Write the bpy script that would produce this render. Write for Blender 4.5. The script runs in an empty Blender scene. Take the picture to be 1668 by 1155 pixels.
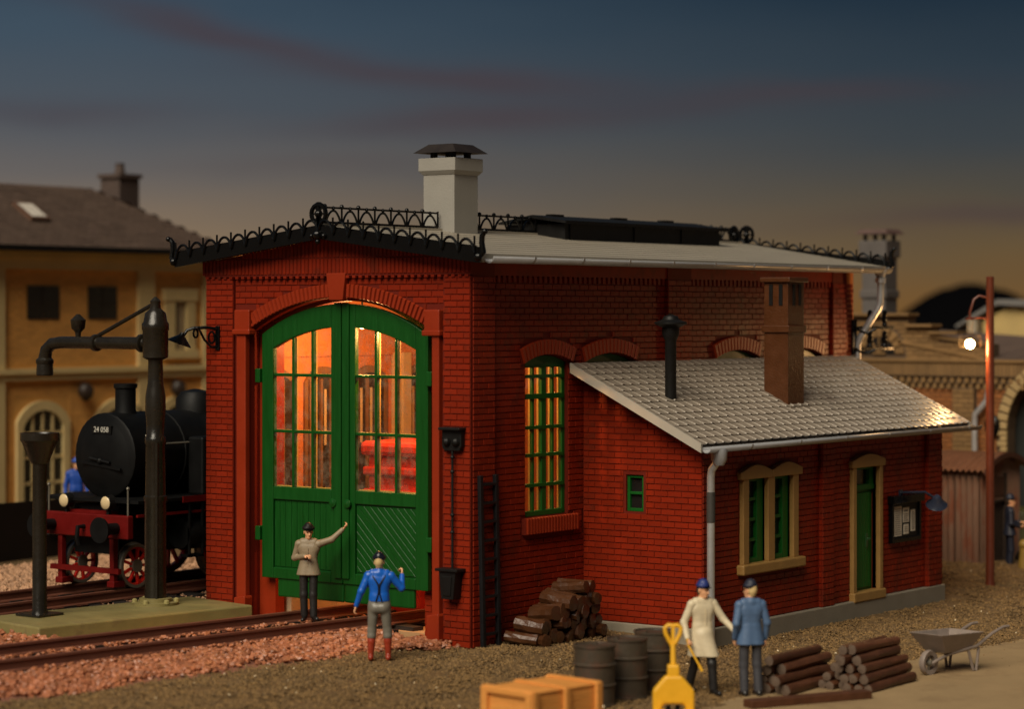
import bpy, bmesh, math, random
import numpy as np
from mathutils import Vector, Matrix
random.seed(7); rng = np.random.default_rng(7)
S = bpy.context.scene
C = S.collection
R = math.radians
PI = math.pi

# ------------------------------------------------------------------ camera
cd = bpy.data.cameras.new('camera'); cam = bpy.data.objects.new('camera', cd); C.objects.link(cam)
cam.location = (-33.43, -25.764, 5.8)
cam.rotation_euler = (R(90), 0, -math.atan2(.8018, .5976))
cd.sensor_width = 36; cd.lens = 85.86; cd.shift_y = -0.0405
cd.clip_start = .5; cd.clip_end = 3000
cd.dof.use_dof = True; cd.dof.focus_distance = 45.0; cd.dof.aperture_fstop = .31
S.camera = cam

# ------------------------------------------------------------------ sky, sun, exposure
def lin(r, g, b):
    f = lambda c: (c/255/12.92 if c/255 <= .04045 else ((c/255+.055)/1.055)**2.4)
    return (f(r), f(g), f(b), 1)
W = bpy.data.worlds.new('World'); S.world = W; W.use_nodes = True
wn = W.node_tree; wn.nodes.clear()
def N(tree, typ, **kw):
    n = tree.nodes.new(typ)
    for k, v in kw.items():
        setattr(n, k, v)
    return n
def ramp(tree, stops):
    n = tree.nodes.new('ShaderNodeValToRGB'); cr = n.color_ramp
    cr.elements[0].position = stops[0][0]; cr.elements[0].color = stops[0][1]
    cr.elements[1].position = stops[-1][0]; cr.elements[1].color = stops[-1][1]
    for p, c in stops[1:-1]:
        e = cr.elements.new(p); e.color = c
    return n
def M(tree, op, a, b=None, c=None):
    n = tree.nodes.new('ShaderNodeMath'); n.operation = op
    for i, v in enumerate((a, b, c)):
        if v is None: continue
        if isinstance(v, (int, float)): n.inputs[i].default_value = v
        else: tree.links.new(v, n.inputs[i])
    return n.outputs[0]
tc = N(wn, 'ShaderNodeTexCoord')
sep = N(wn, 'ShaderNodeSeparateXYZ'); wn.links.new(tc.outputs['Generated'], sep.inputs[0])
dt = N(wn, 'ShaderNodeVectorMath', operation='DOT_PRODUCT'); dt.inputs[1].default_value = (.5976, -.8018, 0)
wn.links.new(tc.outputs['Generated'], dt.inputs[0])
az = dt.outputs['Value']; el = sep.outputs['Z']
comb = N(wn, 'ShaderNodeCombineXYZ'); wn.links.new(M(wn, 'MULTIPLY', az, 7.0), comb.inputs[0]); wn.links.new(M(wn, 'MULTIPLY', el, 34.0), comb.inputs[1])
nz = N(wn, 'ShaderNodeTexNoise'); nz.inputs['Scale'].default_value = 1.0; nz.inputs['Detail'].default_value = 4; nz.inputs['Roughness'].default_value = .55
wn.links.new(comb.outputs[0], nz.inputs['Vector'])
nval = M(wn, 'SUBTRACT', nz.outputs['Fac'], .5)
elw = M(wn, 'ADD', el, M(wn, 'MULTIPLY', nval, .022))
fac = M(wn, 'MULTIPLY', elw, 5.0)          # 0.2 of elevation -> 1
L_ = ramp(wn, [(0, lin(140, 106, 70)), (.13, lin(135, 114, 90)), (.28, lin(102, 97, 94)), (.42, lin(77, 84, 92)), (.58, lin(63, 79, 93)), (.72, lin(47, 66, 83)), (1, lin(36, 54, 72))])
R_ = ramp(wn, [(0, lin(114, 82, 44)), (.12, lin(101, 82, 56)), (.24, lin(78, 73, 64)), (.36, lin(60, 66, 70)), (.5, lin(47, 59, 69)), (.66, lin(30, 46, 60)), (1, lin(21, 36, 51))])
for n in (L_, R_): wn.links.new(fac, n.inputs[0])
mix = N(wn, 'ShaderNodeMix', data_type='RGBA')
mr = N(wn, 'ShaderNodeMapRange'); mr.inputs[1].default_value = -.22; mr.inputs[2].default_value = .21
mr.interpolation_type = 'SMOOTHSTEP'
wn.links.new(az, mr.inputs[0]); wn.links.new(mr.outputs[0], mix.inputs[0])
wn.links.new(L_.outputs[0], mix.inputs[6]); wn.links.new(R_.outputs[0], mix.inputs[7])
cur = mix.outputs[2]
# long dusky clouds: (azimuth, elevation, half width, half height, slope, strength)
for (a0, e0, wa, we, sl, st) in [(-.115, .112, .06, .0065, -.22, .7), (-.02, .095, .07, .006, -.05, .65), (-.01, .079, .07, .006, .05, .6), (.12, .089, .06, .005, .06, .5), (-.18, .082, .05, .005, .0, .35), (.19, .038, .06, .004, .04, .5), (-.08, .06, .06, .004, .02, .2)]:
    da = M(wn, 'SUBTRACT', az, a0)
    de = M(wn, 'SUBTRACT', M(wn, 'SUBTRACT', M(wn, 'ADD', el, M(wn, 'MULTIPLY', nval, .02)), e0), M(wn, 'MULTIPLY', da, sl))
    q = M(wn, 'ADD', M(wn, 'POWER', M(wn, 'ABSOLUTE', M(wn, 'DIVIDE', da, wa)), 2.0), M(wn, 'POWER', M(wn, 'ABSOLUTE', M(wn, 'DIVIDE', de, we)), 2.0))
    g = M(wn, 'MULTIPLY', M(wn, 'EXPONENT', M(wn, 'MULTIPLY', q, -1.0)), st)
    mx = N(wn, 'ShaderNodeMix', data_type='RGBA'); wn.links.new(g, mx.inputs[0]); wn.links.new(cur, mx.inputs[6])
    mx.inputs[7].default_value = lin(72, 58, 62)
    cur = mx.outputs[2]
bg = N(wn, 'ShaderNodeBackground'); bg.inputs['Strength'].default_value = 1.0
wo = N(wn, 'ShaderNodeOutputWorld'); wn.links.new(cur, bg.inputs[0]); wn.links.new(bg.outputs[0], wo.inputs[0])

sd = bpy.data.lights.new('sun', 'SUN'); sun = bpy.data.objects.new('sun', sd); C.objects.link(sun)
sd.energy = 3.6; sd.angle = R(40); sd.color = (1, .89, .71)
to_light = Vector((-.74, -.13, .74)).normalized()
sun.rotation_euler = to_light.to_track_quat('Z', 'Y').to_euler()
S.view_settings.view_transform = 'Standard'; S.view_settings.look = 'None'
S.view_settings.exposure = 0; S.view_settings.gamma = 1
S.cycles.max_bounces = 6; S.cycles.transparent_max_bounces = 12
S.cycles.sample_clamp_indirect = 4; S.cycles.caustics_reflective = False; S.cycles.caustics_refractive = False

# ------------------------------------------------------------------ materials
MATS = {}
def mat(name, col, rough=.5, metal=0, var=.15, vscale=3.0, bump=0, bscale=40, spec=.5, island=0, stretch=None, dirt=None, coat=0):
    """procedural surface: noise in object space drives colour variation, roughness and fine relief"""
    if name in MATS: return MATS[name]
    m = bpy.data.materials.new(name); m.use_nodes = True; t = m.node_tree
    b = t.nodes['Principled BSDF']
    tcn = N(t, 'ShaderNodeTexCoord'); vec = tcn.outputs['Object']
    if stretch:
        mp = N(t, 'ShaderNodeMapping'); mp.inputs['Scale'].default_value = stretch; t.links.new(vec, mp.inputs[0]); vec = mp.outputs[0]
    n1 = N(t, 'ShaderNodeTexNoise'); n1.inputs['Scale'].default_value = vscale; n1.inputs['Detail'].default_value = 6; n1.inputs['Roughness'].default_value = .6
    t.links.new(vec, n1.inputs['Vector'])
    v = M(t, 'MULTIPLY', M(t, 'SUBTRACT', n1.outputs['Fac'], .5), var*3)
    if island:
        ge = N(t, 'ShaderNodeNewGeometry'); oi = N(t, 'ShaderNodeObjectInfo')
        rnd = M(t, 'FRACT', M(t, 'ADD', ge.outputs['Random Per Island'], oi.outputs['Random']))
        v = M(t, 'ADD', v, M(t, 'MULTIPLY', M(t, 'SUBTRACT', rnd, .5), island*2))
    hsv = N(t, 'ShaderNodeHueSaturation'); hsv.inputs['Color'].default_value = (*col, 1)
    t.links.new(M(t, 'ADD', v, 1.0), hsv.inputs['Value'])
    out = hsv.outputs[0]
    if dirt:
        n3 = N(t, 'ShaderNodeTexNoise'); n3.inputs['Scale'].default_value = dirt[1]; n3.inputs['Detail'].default_value = 8; n3.inputs['Roughness'].default_value = .7
        t.links.new(vec, n3.inputs['Vector'])
        rp = N(t, 'ShaderNodeMapRange'); rp.inputs[1].default_value = dirt[2]; rp.inputs[2].default_value = dirt[2]+.12; t.links.new(n3.outputs['Fac'], rp.inputs[0])
        mx = N(t, 'ShaderNodeMix', data_type='RGBA'); t.links.new(M(t, 'MULTIPLY', rp.outputs[0], dirt[3] if len(dirt) > 3 else .6), mx.inputs[0])
        t.links.new(out, mx.inputs[6]); mx.inputs[7].default_value = (*dirt[0], 1); out = mx.outputs[2]
    t.links.new(out, b.inputs['Base Color'])
    t.links.new(M(t, 'ADD', M(t, 'MULTIPLY', M(t, 'SUBTRACT', n1.outputs['Fac'], .5), .35), rough), b.inputs['Roughness'])
    b.inputs['Metallic'].default_value = metal; b.inputs['Specular IOR Level'].default_value = spec
    if coat: b.inputs['Coat Weight'].default_value = coat
    if bump:
        n2 = N(t, 'ShaderNodeTexNoise'); n2.inputs['Scale'].default_value = bscale; n2.inputs['Detail'].default_value = 5
        t.links.new(vec, n2.inputs['Vector'])
        bp = N(t, 'ShaderNodeBump'); bp.inputs['Strength'].default_value = 1; bp.inputs['Distance'].default_value = bump
        t.links.new(n2.outputs['Fac'], bp.inputs['Height']); t.links.new(bp.outputs[0], b.inputs['Normal'])
    MATS[name] = m
    return m
def glass(name, tint, refl=.10, dust=.05):
    m = bpy.data.materials.new(name); m.use_nodes = True; t = m.node_tree; t.nodes.clear()
    tr = N(t, 'ShaderNodeBsdfTransparent'); tr.inputs[0].default_value = (*tint, 1)
    gl = N(t, 'ShaderNodeBsdfGlossy'); gl.inputs['Roughness'].default_value = .08
    df = N(t, 'ShaderNodeBsdfDiffuse'); df.inputs[0].default_value = (.45, .36, .25, 1)
    tcn = N(t, 'ShaderNodeTexCoord'); nn = N(t, 'ShaderNodeTexNoise'); nn.inputs['Scale'].default_value = 5; nn.inputs['Detail'].default_value = 10; nn.inputs['Roughness'].default_value = .75
    t.links.new(tcn.outputs['Object'], nn.inputs['Vector'])
    mp = N(t, 'ShaderNodeMapRange'); mp.inputs[1].default_value = .45; mp.inputs[2].default_value = .8; mp.inputs[3].default_value = 0; mp.inputs[4].default_value = dust*4
    t.links.new(nn.outputs['Fac'], mp.inputs[0])
    m1 = N(t, 'ShaderNodeMixShader'); t.links.new(mp.outputs[0], m1.inputs[0]); t.links.new(tr.outputs[0], m1.inputs[1]); t.links.new(df.outputs[0], m1.inputs[2])
    fr = N(t, 'ShaderNodeFresnel'); fr.inputs[0].default_value = 1.45
    m2 = N(t, 'ShaderNodeMixShader'); ge = N(t, 'ShaderNodeNewGeometry'); t.links.new(M(t, 'MULTIPLY', M(t, 'ADD', fr.outputs[0], refl-.04), M(t, 'SUBTRACT', 1.0, ge.outputs['Backfacing'])), m2.inputs[0]); t.links.new(m1.outputs[0], m2.inputs[1]); t.links.new(gl.outputs[0], m2.inputs[2])
    o = N(t, 'ShaderNodeOutputMaterial'); t.links.new(m2.outputs[0], o.inputs[0])
    return m
def emit(name, col, st):
    m = bpy.data.materials.new(name); m.use_nodes = True; t = m.node_tree; t.nodes.clear()
    e = N(t, 'ShaderNodeEmission'); e.inputs[0].default_value = (*col, 1); e.inputs[1].default_value = st
    o = N(t, 'ShaderNodeOutputMaterial'); t.links.new(e.outputs[0], o.inputs[0]); return m

BRICK = mat('red_brick', (.215, .017, .004), .44, spec=.18, var=.10, vscale=1.2, bump=.0015, bscale=30, island=.12, dirt=((.085, .016, .007), 1.6, .52, .6))
BRICKW = mat('red_mortar', (.13, .011, .0035), .65, spec=.2, var=.12, vscale=1.5, bump=.003, bscale=30)
REDTRIM = mat('red_trim', (.26, .025, .0055), .42, spec=.28, var=.12, vscale=1.6, bump=.004, bscale=14, dirt=((.14, .02, .01), 3, .58, .4))
INNER = mat('inside_plaster', (.55, .19, .06), .7, var=.2, vscale=1.5, bump=.01, bscale=9)
GREEN = mat('green_paint', (.0045, .064, .007), .36, spec=.32, var=.25, vscale=2.2, bump=.006, bscale=7, stretch=(6, 6, .6), dirt=((.025, .12, .03), 3.2, .60, .35))
GREENW = mat('green_window_paint', (.008, .095, .012), .4, spec=.28, var=.15, vscale=3, bump=.003, bscale=12)
BLACKM = mat('black_iron', (.003, .003, .003), .25, spec=.25, var=.2, vscale=6, bump=.003, bscale=25)
BLACKR = mat('matt_black', (.007, .0065, .006), .5, spec=.25, var=.2, vscale=5, bump=.003, bscale=25)
GREYROOF = mat('grey_roof_sheet', (.33, .29, .23), .42, spec=.3, var=.07, vscale=1.1, bump=.003, bscale=18, stretch=(.5, 3, 3), dirt=((.2, .16, .12), 4, .62, .4))
TILE = mat('grey_roof_tile', (.265, .22, .172), .34, spec=.42, var=.10, vscale=1.2, bump=.003, bscale=20, island=.06, dirt=((.17, .12, .09), 1.5, .56, .55))
ZINC = mat('zinc_gutter', (.36, .36, .37), .36, metal=.25, var=.10, vscale=3, bump=.002, bscale=20)
SILVER = mat('silver_pipe', (.55, .55, .55), .32, metal=.6, var=.15, vscale=4)
CHIMG = mat('grey_chimney_render', (.29, .275, .245), .6, var=.07, vscale=2, bump=.004, bscale=25)
BROWNB = mat('brown_chimney_brick', (.072, .022, .005), .42, spec=.35, var=.25, vscale=4, bump=.008, bscale=26, dirt=((.16, .07, .025), 9, .66, .5))
OCHRE = mat('ochre_stone_trim', (.34, .19, .055), .5, var=.18, vscale=4, bump=.006, bscale=18)
PLINTH = mat('concrete_plinth', (.24, .205, .15), .7, var=.15, vscale=2, bump=.005, bscale=25)
CREAMS = mat('cream_stone', (.55, .42, .26), .7, var=.15, vscale=3, bump=.006, bscale=20)
GLASSM = glass('dusty_pane', (1, .95, .86), .09, .065)
LITEDGE = mat('lit_edge_yellow', (.50, .36, .10), .6, var=.15)  # yellow of lamp-lit bar edges, put into the colour
DARKGLASS = glass('dark_pane', (.5, .55, .5), .10, .02)
CREOS = mat('brown_log', (.085, .030, .012), .5, var=.4, vscale=5, bump=.012, bscale=14, island=.2)
LOGCUT = mat('log_end', (.115, .078, .055), .7, spec=.25, var=.3, vscale=8, bump=.006, bscale=25)
FIREW = mat('firewood_brown', (.064, .023, .008), .36, var=.3, vscale=4, bump=.012, bscale=12, island=.15)
RAILM = mat('rust_rail', (.155, .058, .036), .42, var=.22, vscale=4, bump=.004, bscale=25, stretch=(.6, 2, 2))
TIEM = mat('dark_sleeper', (.022, .018, .016), .5, var=.3, vscale=5, bump=.006, bscale=20)
SLABM = mat('olive_platform', (.23, .19, .07), .5, var=.2, vscale=2.2, bump=.004, bscale=20, dirt=((.15, .10, .05), 2, .55, .5))
CRANEM = mat('crane_iron', (.015, .012, .008), .27, spec=.5, var=.25, vscale=4, bump=.004, bscale=18)
LOCOB = mat('locomotive_black', (.004, .004, .004), .55, spec=.2, var=.3, vscale=3)
LOCOR = mat('locomotive_red', (.12, .004, .003), .5, spec=.2, var=.3, vscale=4)  # red darkened: the shade on the engine is put into the colour
STEEL = mat('dull_steel', (.22, .20, .16), .4, metal=.5, var=.2, vscale=5)
LAMPY = mat('headlamp_lens', (.65, .50, .28), .25, var=.1)
WHITEP = mat('white_paint', (.7, .68, .6), .5, var=.1)
YWALL = mat('ochre_wall', (.70, .35, .085), .8, var=.12, vscale=.8, bump=.004, bscale=10)
YBRICK = mat('ochre_brick', (.72, .36, .09), .8, var=.10, vscale=.8, island=.10)
YTRIM = mat('pale_stone_trim', (.68, .51, .23), .75, var=.14, vscale=1.2, bump=.006, bscale=14)
SLATE = mat('brown_slate', (.095, .060, .042), .7, var=.16, vscale=2, bump=.006, bscale=10, island=.10)
DARKWIN = mat('dark_window', (.012, .010, .009), .3, var=.2)
BUFF = mat('buff_brick', (.20, .115, .044), .65, spec=.3, var=.2, vscale=1.4, bump=.004, bscale=20, island=.16, dirt=((.12, .07, .03), 2, .55, .5))
BUFFO = mat('orange_brick', (.23, .085, .024), .65, spec=.3, var=.2, vscale=1.4, bump=.004, bscale=20, island=.16, dirt=((.12, .06, .03), 2, .55, .5))
PALEB = mat('pale_buff_stone', (.34, .235, .10), .7, var=.2, vscale=2, bump=.006, bscale=15)
BUFFW = mat('buff_mortar', (.09, .055, .028), .8, var=.2, vscale=2)
CORR = mat('rusty_corrugated', (.20, .118, .08), .55, spec=.3, var=.3, vscale=1.2, bump=.003, bscale=20, stretch=(2, 2, .5), dirt=((.20, .05, .02), 2.2, .5, .7))
POSTM = mat('red_brown_post', (.13, .029, .012), .32, var=.15, vscale=4, bump=.002, bscale=20)
BARREL = mat('barrel_steel', (.062, .047, .032), .42, var=.3, vscale=3, bump=.006, bscale=14, dirt=((.09, .035, .018), 3, .5, .6))
CRATE = mat('orange_crate_wood', (.74, .31, .07), .5, var=.14, vscale=3, bump=.006, bscale=12, stretch=(1, 1, 6))
YELLOW = mat('yellow_paint', (.80, .42, .02), .4, var=.10, vscale=4, bump=.003, bscale=18)
BARROW = mat('grey_barrow', (.24, .19, .16), .5, var=.22, vscale=4, bump=.004, bscale=20)
SKIN = mat('skin', (.78, .40, .21), .45, var=.08, vscale=8)
def cloth(name, col, rough=.5): return mat(name, col, rough, var=.14, vscale=9, bump=.004, bscale=30)

# ------------------------------------------------------------------ mesh helpers
class MB:
    def __init__(s): s.v = []; s.f = []
    def add(s, vs, fs):
        o = len(s.v); s.v += [tuple(p) for p in vs]; s.f += [tuple(i+o for i in f) for f in fs]; return s
    def box(s, x0, x1, y0, y1, z0, z1):
        vs = [(x0,y0,z0),(x1,y0,z0),(x1,y1,z0),(x0,y1,z0),(x0,y0,z1),(x1,y0,z1),(x1,y1,z1),(x0,y1,z1)]
        return s.add(vs, [(0,3,2,1),(4,5,6,7),(0,1,5,4),(1,2,6,5),(2,3,7,6),(3,0,4,7)])
    def bar(s, a, b, w, h, up=(0,0,1)):
        a = Vector(a); b = Vector(b); d = (b-a).normalized(); u = Vector(up)
        if abs(d.dot(u)) > .98: u = Vector((1,0,0))
        sx = d.cross(u).normalized(); sy = sx.cross(d).normalized()
        vs = []
        for p in (a, b):
            for (i, j) in ((-1,-1),(1,-1),(1,1),(-1,1)): vs.append(p+sx*(i*w/2)+sy*(j*h/2))
        return s.add(vs, [(0,1,2,3),(7,6,5,4),(0,4,5,1),(1,5,6,2),(2,6,7,3),(3,7,4,0)])
    def tube(s, pts, r, n=8, cap=True):
        pts = [Vector(p) for p in pts]; k = len(pts)
        rs = r if isinstance(r, (list, tuple)) else [r]*k
        vs = []; prev = None
        for i, p in enumerate(pts):
            d = (pts[min(i+1,k-1)]-pts[max(i-1,0)]).normalized()
            if prev is None:
                a = Vector((0,0,1)) if abs(d.z) < .9 else Vector((1,0,0))
                x = d.cross(a).normalized()
            else:
                x = (prev - d*prev.dot(d)).normalized()
            prev = x; y = d.cross(x)
            for j in range(n):
                t = 2*PI*j/n; vs.append(p+(x*math.cos(t)+y*math.sin(t))*rs[i])
        fs = [(i*n+j, i*n+(j+1)%n, (i+1)*n+(j+1)%n, (i+1)*n+j) for i in range(k-1) for j in range(n)]
        if cap: fs += [tuple(range(n-1,-1,-1)), tuple((k-1)*n+j for j in range(n))]
        return s.add(vs, fs)
    def lathe(s, prof, o=(0,0,0), axis='z', n=20, cap=True):
        vs = []
        for (r, h) in prof:
            for j in range(n):
                t = 2*PI*j/n; a, b = r*math.cos(t), r*math.sin(t)
                p = {'z':(a,b,h),'x':(h,a,b),'y':(b,h,a)}[axis]
                vs.append((p[0]+o[0],p[1]+o[1],p[2]+o[2]))
        k = len(prof)
        fs = [(i*n+j, i*n+(j+1)%n, (i+1)*n+(j+1)%n, (i+1)*n+j) for i in range(k-1) for j in range(n)]
        if cap: fs += [tuple(range(n-1,-1,-1)), tuple((k-1)*n+j for j in range(n))]
        return s.add(vs, fs)
    def ball(s, c, r, n=10, sc=(1,1,1)):
        prof = [(max(1e-4, r*math.sin(PI*i/n)), -r*math.cos(PI*i/n)) for i in range(n+1)]
        t = MB().lathe(prof, (0,0,0), 'z', max(8, n))
        return s.add([(p[0]*sc[0]+c[0], p[1]*sc[1]+c[1], p[2]*sc[2]+c[2]) for p in t.v], t.f)
    def prism(s, poly, fr, d0, d1):
        """poly in the (s,z) plane of a frame (origin, S axis, outward normal); extruded from d0 to d1 along the normal"""
        O, Sx, Nn = fr; n = len(poly)
        vs = [P3(fr, a, b, d) for d in (d0, d1) for (a, b) in poly]
        fs = [tuple(range(n)), tuple(range(2*n-1, n-1, -1))]
        fs += [(i, n+i, n+(i+1) % n, (i+1) % n) for i in range(n)]
        return s.add(vs, fs)
    def build(s, name, m, parent=None, smooth=False, bevel=0, seg=2, loc=None, rot=None):
        me = bpy.data.meshes.new(name); me.from_pydata(s.v, [], s.f); me.update()
        bm = bmesh.new(); bm.from_mesh(me); bmesh.ops.recalc_face_normals(bm, faces=bm.faces); bm.to_mesh(me); bm.free()
        me.materials.append(m)
        o = bpy.data.objects.new(name, me); C.objects.link(o)
        if smooth:
            me.polygons.foreach_set('use_smooth', [True]*len(me.polygons))
            me.set_sharp_from_angle(angle=R(38)) if hasattr(me, 'set_sharp_from_angle') else None
        if bevel:
            b = o.modifiers.new('bevel', 'BEVEL'); b.width = bevel; b.segments = seg; b.limit_method = 'ANGLE'; b.angle_limit = R(40)
        if loc is not None: o.location = loc
        if rot is not None: o.rotation_euler = rot
        attach(o, parent); return o
def attach(o, parent):
    if parent is None: return
    o.parent = parent
    if parent.get('world_parts'): o.location = Vector(o.location)-Vector(parent.location)
def P3(fr, a, b, d=0):
    O, Sx, Nn = fr
    return (O[0]+Sx[0]*a+Nn[0]*d, O[1]+Sx[1]*a+Nn[1]*d, O[2]+b+Nn[2]*d)
def tag(o, label, cat, group=None):
    o['label'] = label; o['category'] = cat
    if group: o['group'] = group
    return o
def thing(name, label, cat, loc=(0,0,0), rz=0, group=None, world=False):
    o = bpy.data.objects.new(name, None); C.objects.link(o); o.location = loc; o.rotation_euler = (0,0,rz); o.empty_display_size = .2
    if world: o['world_parts'] = True
    return tag(o, label, cat, group)
def struct(o): o['kind'] = 'structure'; return o
def stuff(o): o['kind'] = 'stuff'; return o
def copy_tree(o, parent=None):
    c = o.copy(); C.objects.link(c)
    if parent: c.parent = parent
    for ch in list(o.children): copy_tree(ch, c)
    return c
def mesh_np(name, V, F, m, parent=None, smooth=False):
    me = bpy.data.meshes.new(name)
    V = np.asarray(V, dtype=np.float32); F = np.asarray(F, dtype=np.int32)
    me.vertices.add(len(V)); me.vertices.foreach_set('co', V.ravel())
    k = F.shape[1]
    me.loops.add(F.size); me.loops.foreach_set('vertex_index', F.ravel())
    me.polygons.add(len(F)); me.polygons.foreach_set('loop_start', np.arange(0, F.size, k, dtype=np.int32))
    me.update(calc_edges=True); me.validate()
    me.polygons.foreach_set('use_smooth', np.full(len(me.polygons), bool(smooth)))
    me.materials.append(m); o = bpy.data.objects.new(name, me); C.objects.link(o); attach(o, parent); return o

CAM = Vector(cam.location)
class Pieces:
    """collects small raised pieces (bricks, tiles); the nearest full ones become objects, the rest one joined part"""
    def __init__(s): s.full = []; s.odd = []
    def quad(s, fr, q, proud, inset=.007):
        """q: four (s,z) corners, counter-clockwise; a chamfered slab standing proud of the wall"""
        cx = sum(p[0] for p in q)/4; cz = sum(p[1] for p in q)/4
        top = []
        for (a, b) in q:
            da, db = cx-a, cz-b; l = math.hypot(da, db) or 1
            la, lb = (abs(da) or 1e-6), (abs(db) or 1e-6)
            top.append((a+math.copysign(min(inset, la*.6), da), b+math.copysign(min(inset, lb*.6), db)))
        j = random.uniform(-.003, .003)
        vs = [P3(fr, a, b, -.005) for (a, b) in q]+[P3(fr, a, b, proud+j+random.uniform(-.0015,.0015)) for (a, b) in top]
        s.odd.append(vs)
    def joined(s, name, m, parent, mark=True):
        if not s.odd: return None
        V = np.array(s.odd, dtype=np.float32).reshape(-1, 3); n = len(s.odd)
        base = np.array([(4,5,6,7),(0,1,5,4),(1,2,6,5),(2,3,7,6),(3,0,4,7)])
        F = (base[None]+8*np.arange(n)[:,None,None]).reshape(-1, 4)
        o = mesh_np(name, V, F, m, parent)
        if mark: stuff(o)
        return o
def brick_mesh(name, L, H, proud, m, inset=.007):
    b = MB(); l, h = L/2, H/2
    b.add([(-l,.005,-h),(l,.005,-h),(l,.005,h),(-l,.005,h),(-l+inset,-proud,-h+inset),(l-inset,-proud,-h+inset),(l-inset,-proud,h-inset),(-l+inset,-proud,h-inset)],
          [(4,5,6,7),(0,1,5,4),(1,2,6,5),(2,3,7,6),(3,0,4,7)])
    me = bpy.data.meshes.new(name); me.from_pydata(b.v, [], b.f); me.materials.append(m); me.update(); return me
def brick_field(P, wall, fr, s0, s1, z0, z1, allow=None, L=.285, H=.11, gap=.012, proud=.016, phase=0, full=True, inset=.007):
    """running bond over the rectangle; bricks are clipped to the allowed region, cut ones go to the joined part"""
    nrow = max(1, int(round((z1-z0)/H))); h = (z1-z0)/nrow
    for r in range(nrow):
        za, zb = z0+r*h, z0+(r+1)*h
        off = (L/2 if (r+phase) % 2 else 0) - (L)
        a = s0+off
        while a < s1:
            b = a+L; lo, hi = max(a, s0), min(b, s1)
            if hi-lo > .05:
                ok = True; whole = (hi-lo) > L*.98
                if allow:
                    ss = np.linspace(lo+.004, hi-.004, 15)
                    fl = [allow(x, za+.01) and allow(x, zb-.01) for x in ss]
                    if not all(fl):
                        whole = False
                        best = (0, 0); st = None
                        for i, f in enumerate(fl+[False]):
                            if f and st is None: st = i
                            if not f and st is not None:
                                if i-st > best[1]-best[0]: best = (st, i)
                                st = None
                        if best[1]-best[0] < 2: ok = False
                        else: lo, hi = max(lo, ss[best[0]]-.004), min(hi, ss[best[1]-1]+.004)
                if ok:
                    if whole and full: P.full.append((fr, (lo+hi)/2, (za+zb)/2, L-gap/2, h-gap, proud, wall))
                    else: P.quad(fr, [(lo+gap/4, za+gap/2),(hi-gap/4, za+gap/2),(hi-gap/4, zb-gap/2),(lo+gap/4, zb-gap/2)], proud, inset)
            a = b
def finish_bricks(P, m, stuffparent, limit=300, name='brick'):
    """nearest whole bricks as objects under their wall, all others joined as one part"""
    def score(f):
        p = Vector(P3(f[0], f[1], f[2])); d = (p-CAM); v = d.normalized()
        return -abs(v.dot(Vector(f[0][2])))/d.length**2
    P.full.sort(key=score)
    me = {}
    for f in P.full[:limit]:
        fr, s, z, L, H, pr, wall = f
        k = (round(L,3), round(H,3), round(pr,3))
        if k not in me: me[k] = brick_mesh('brick', L, H, pr, m)
        o = bpy.data.objects.new(name, me[k]); C.objects.link(o)
        ang = math.atan2(fr[2][1], fr[2][0])+PI/2
        p = Vector(P3(fr, s, z, random.uniform(-.002,.003)))
        o.rotation_euler = (random.uniform(-.006,.006), 0, ang+random.uniform(-.005,.005))
        o.parent = wall
        o.location = p-wall_origin(wall)
    for f in P.full[limit:]:
        fr, s, z, L, H, pr, wall = f
        P.quad(fr, [(s-L/2,z-H/2),(s+L/2,z-H/2),(s+L/2,z+H/2),(s-L/2,z+H/2)], pr)
    o = P.joined(name, m, stuffparent); return o
def wall_origin(w):
    p = Vector((0,0,0)); o = w
    while o is not None: p += Vector(o.location); o = o.parent
    return p
def arc_pts(cx, cz, r, a0, a1, n):
    return [(cx+r*math.cos(a0+(a1-a0)*i/n), cz+r*math.sin(a0+(a1-a0)*i/n)) for i in range(n+1)]
def seg_arc(s0, s1, zs, rise):
    """circle through the springing points of a segmental arch"""
    h = (s1-s0)/2; r = (h*h+rise*rise)/(2*rise); cz = zs+rise-r; cx = (s0+s1)/2
    a = math.asin(min(1, h/r)); return cx, cz, r, a
def smooth(t): t = max(0., min(1., t)); return t*t*(3-2*t)
def gz(x, y):
    z = -.22*smooth((-.3-y)/3.2)
    z += .16*smooth((y-3.2)/1.6)*smooth((.6-x)/.6) if x < .6 else 0
    if y > 7: z = max(z, .16*smooth((y-7)/.5))
    return z

FA = ((0,0,0), (0,1,0), (-1,0,0))     # facade plane x=0: s runs along y   (outward = -x)
LW = ((0,0,0), (1,0,0), (0,-1,0))     # long wall plane y=0: s runs along x (outward = -y)

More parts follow.
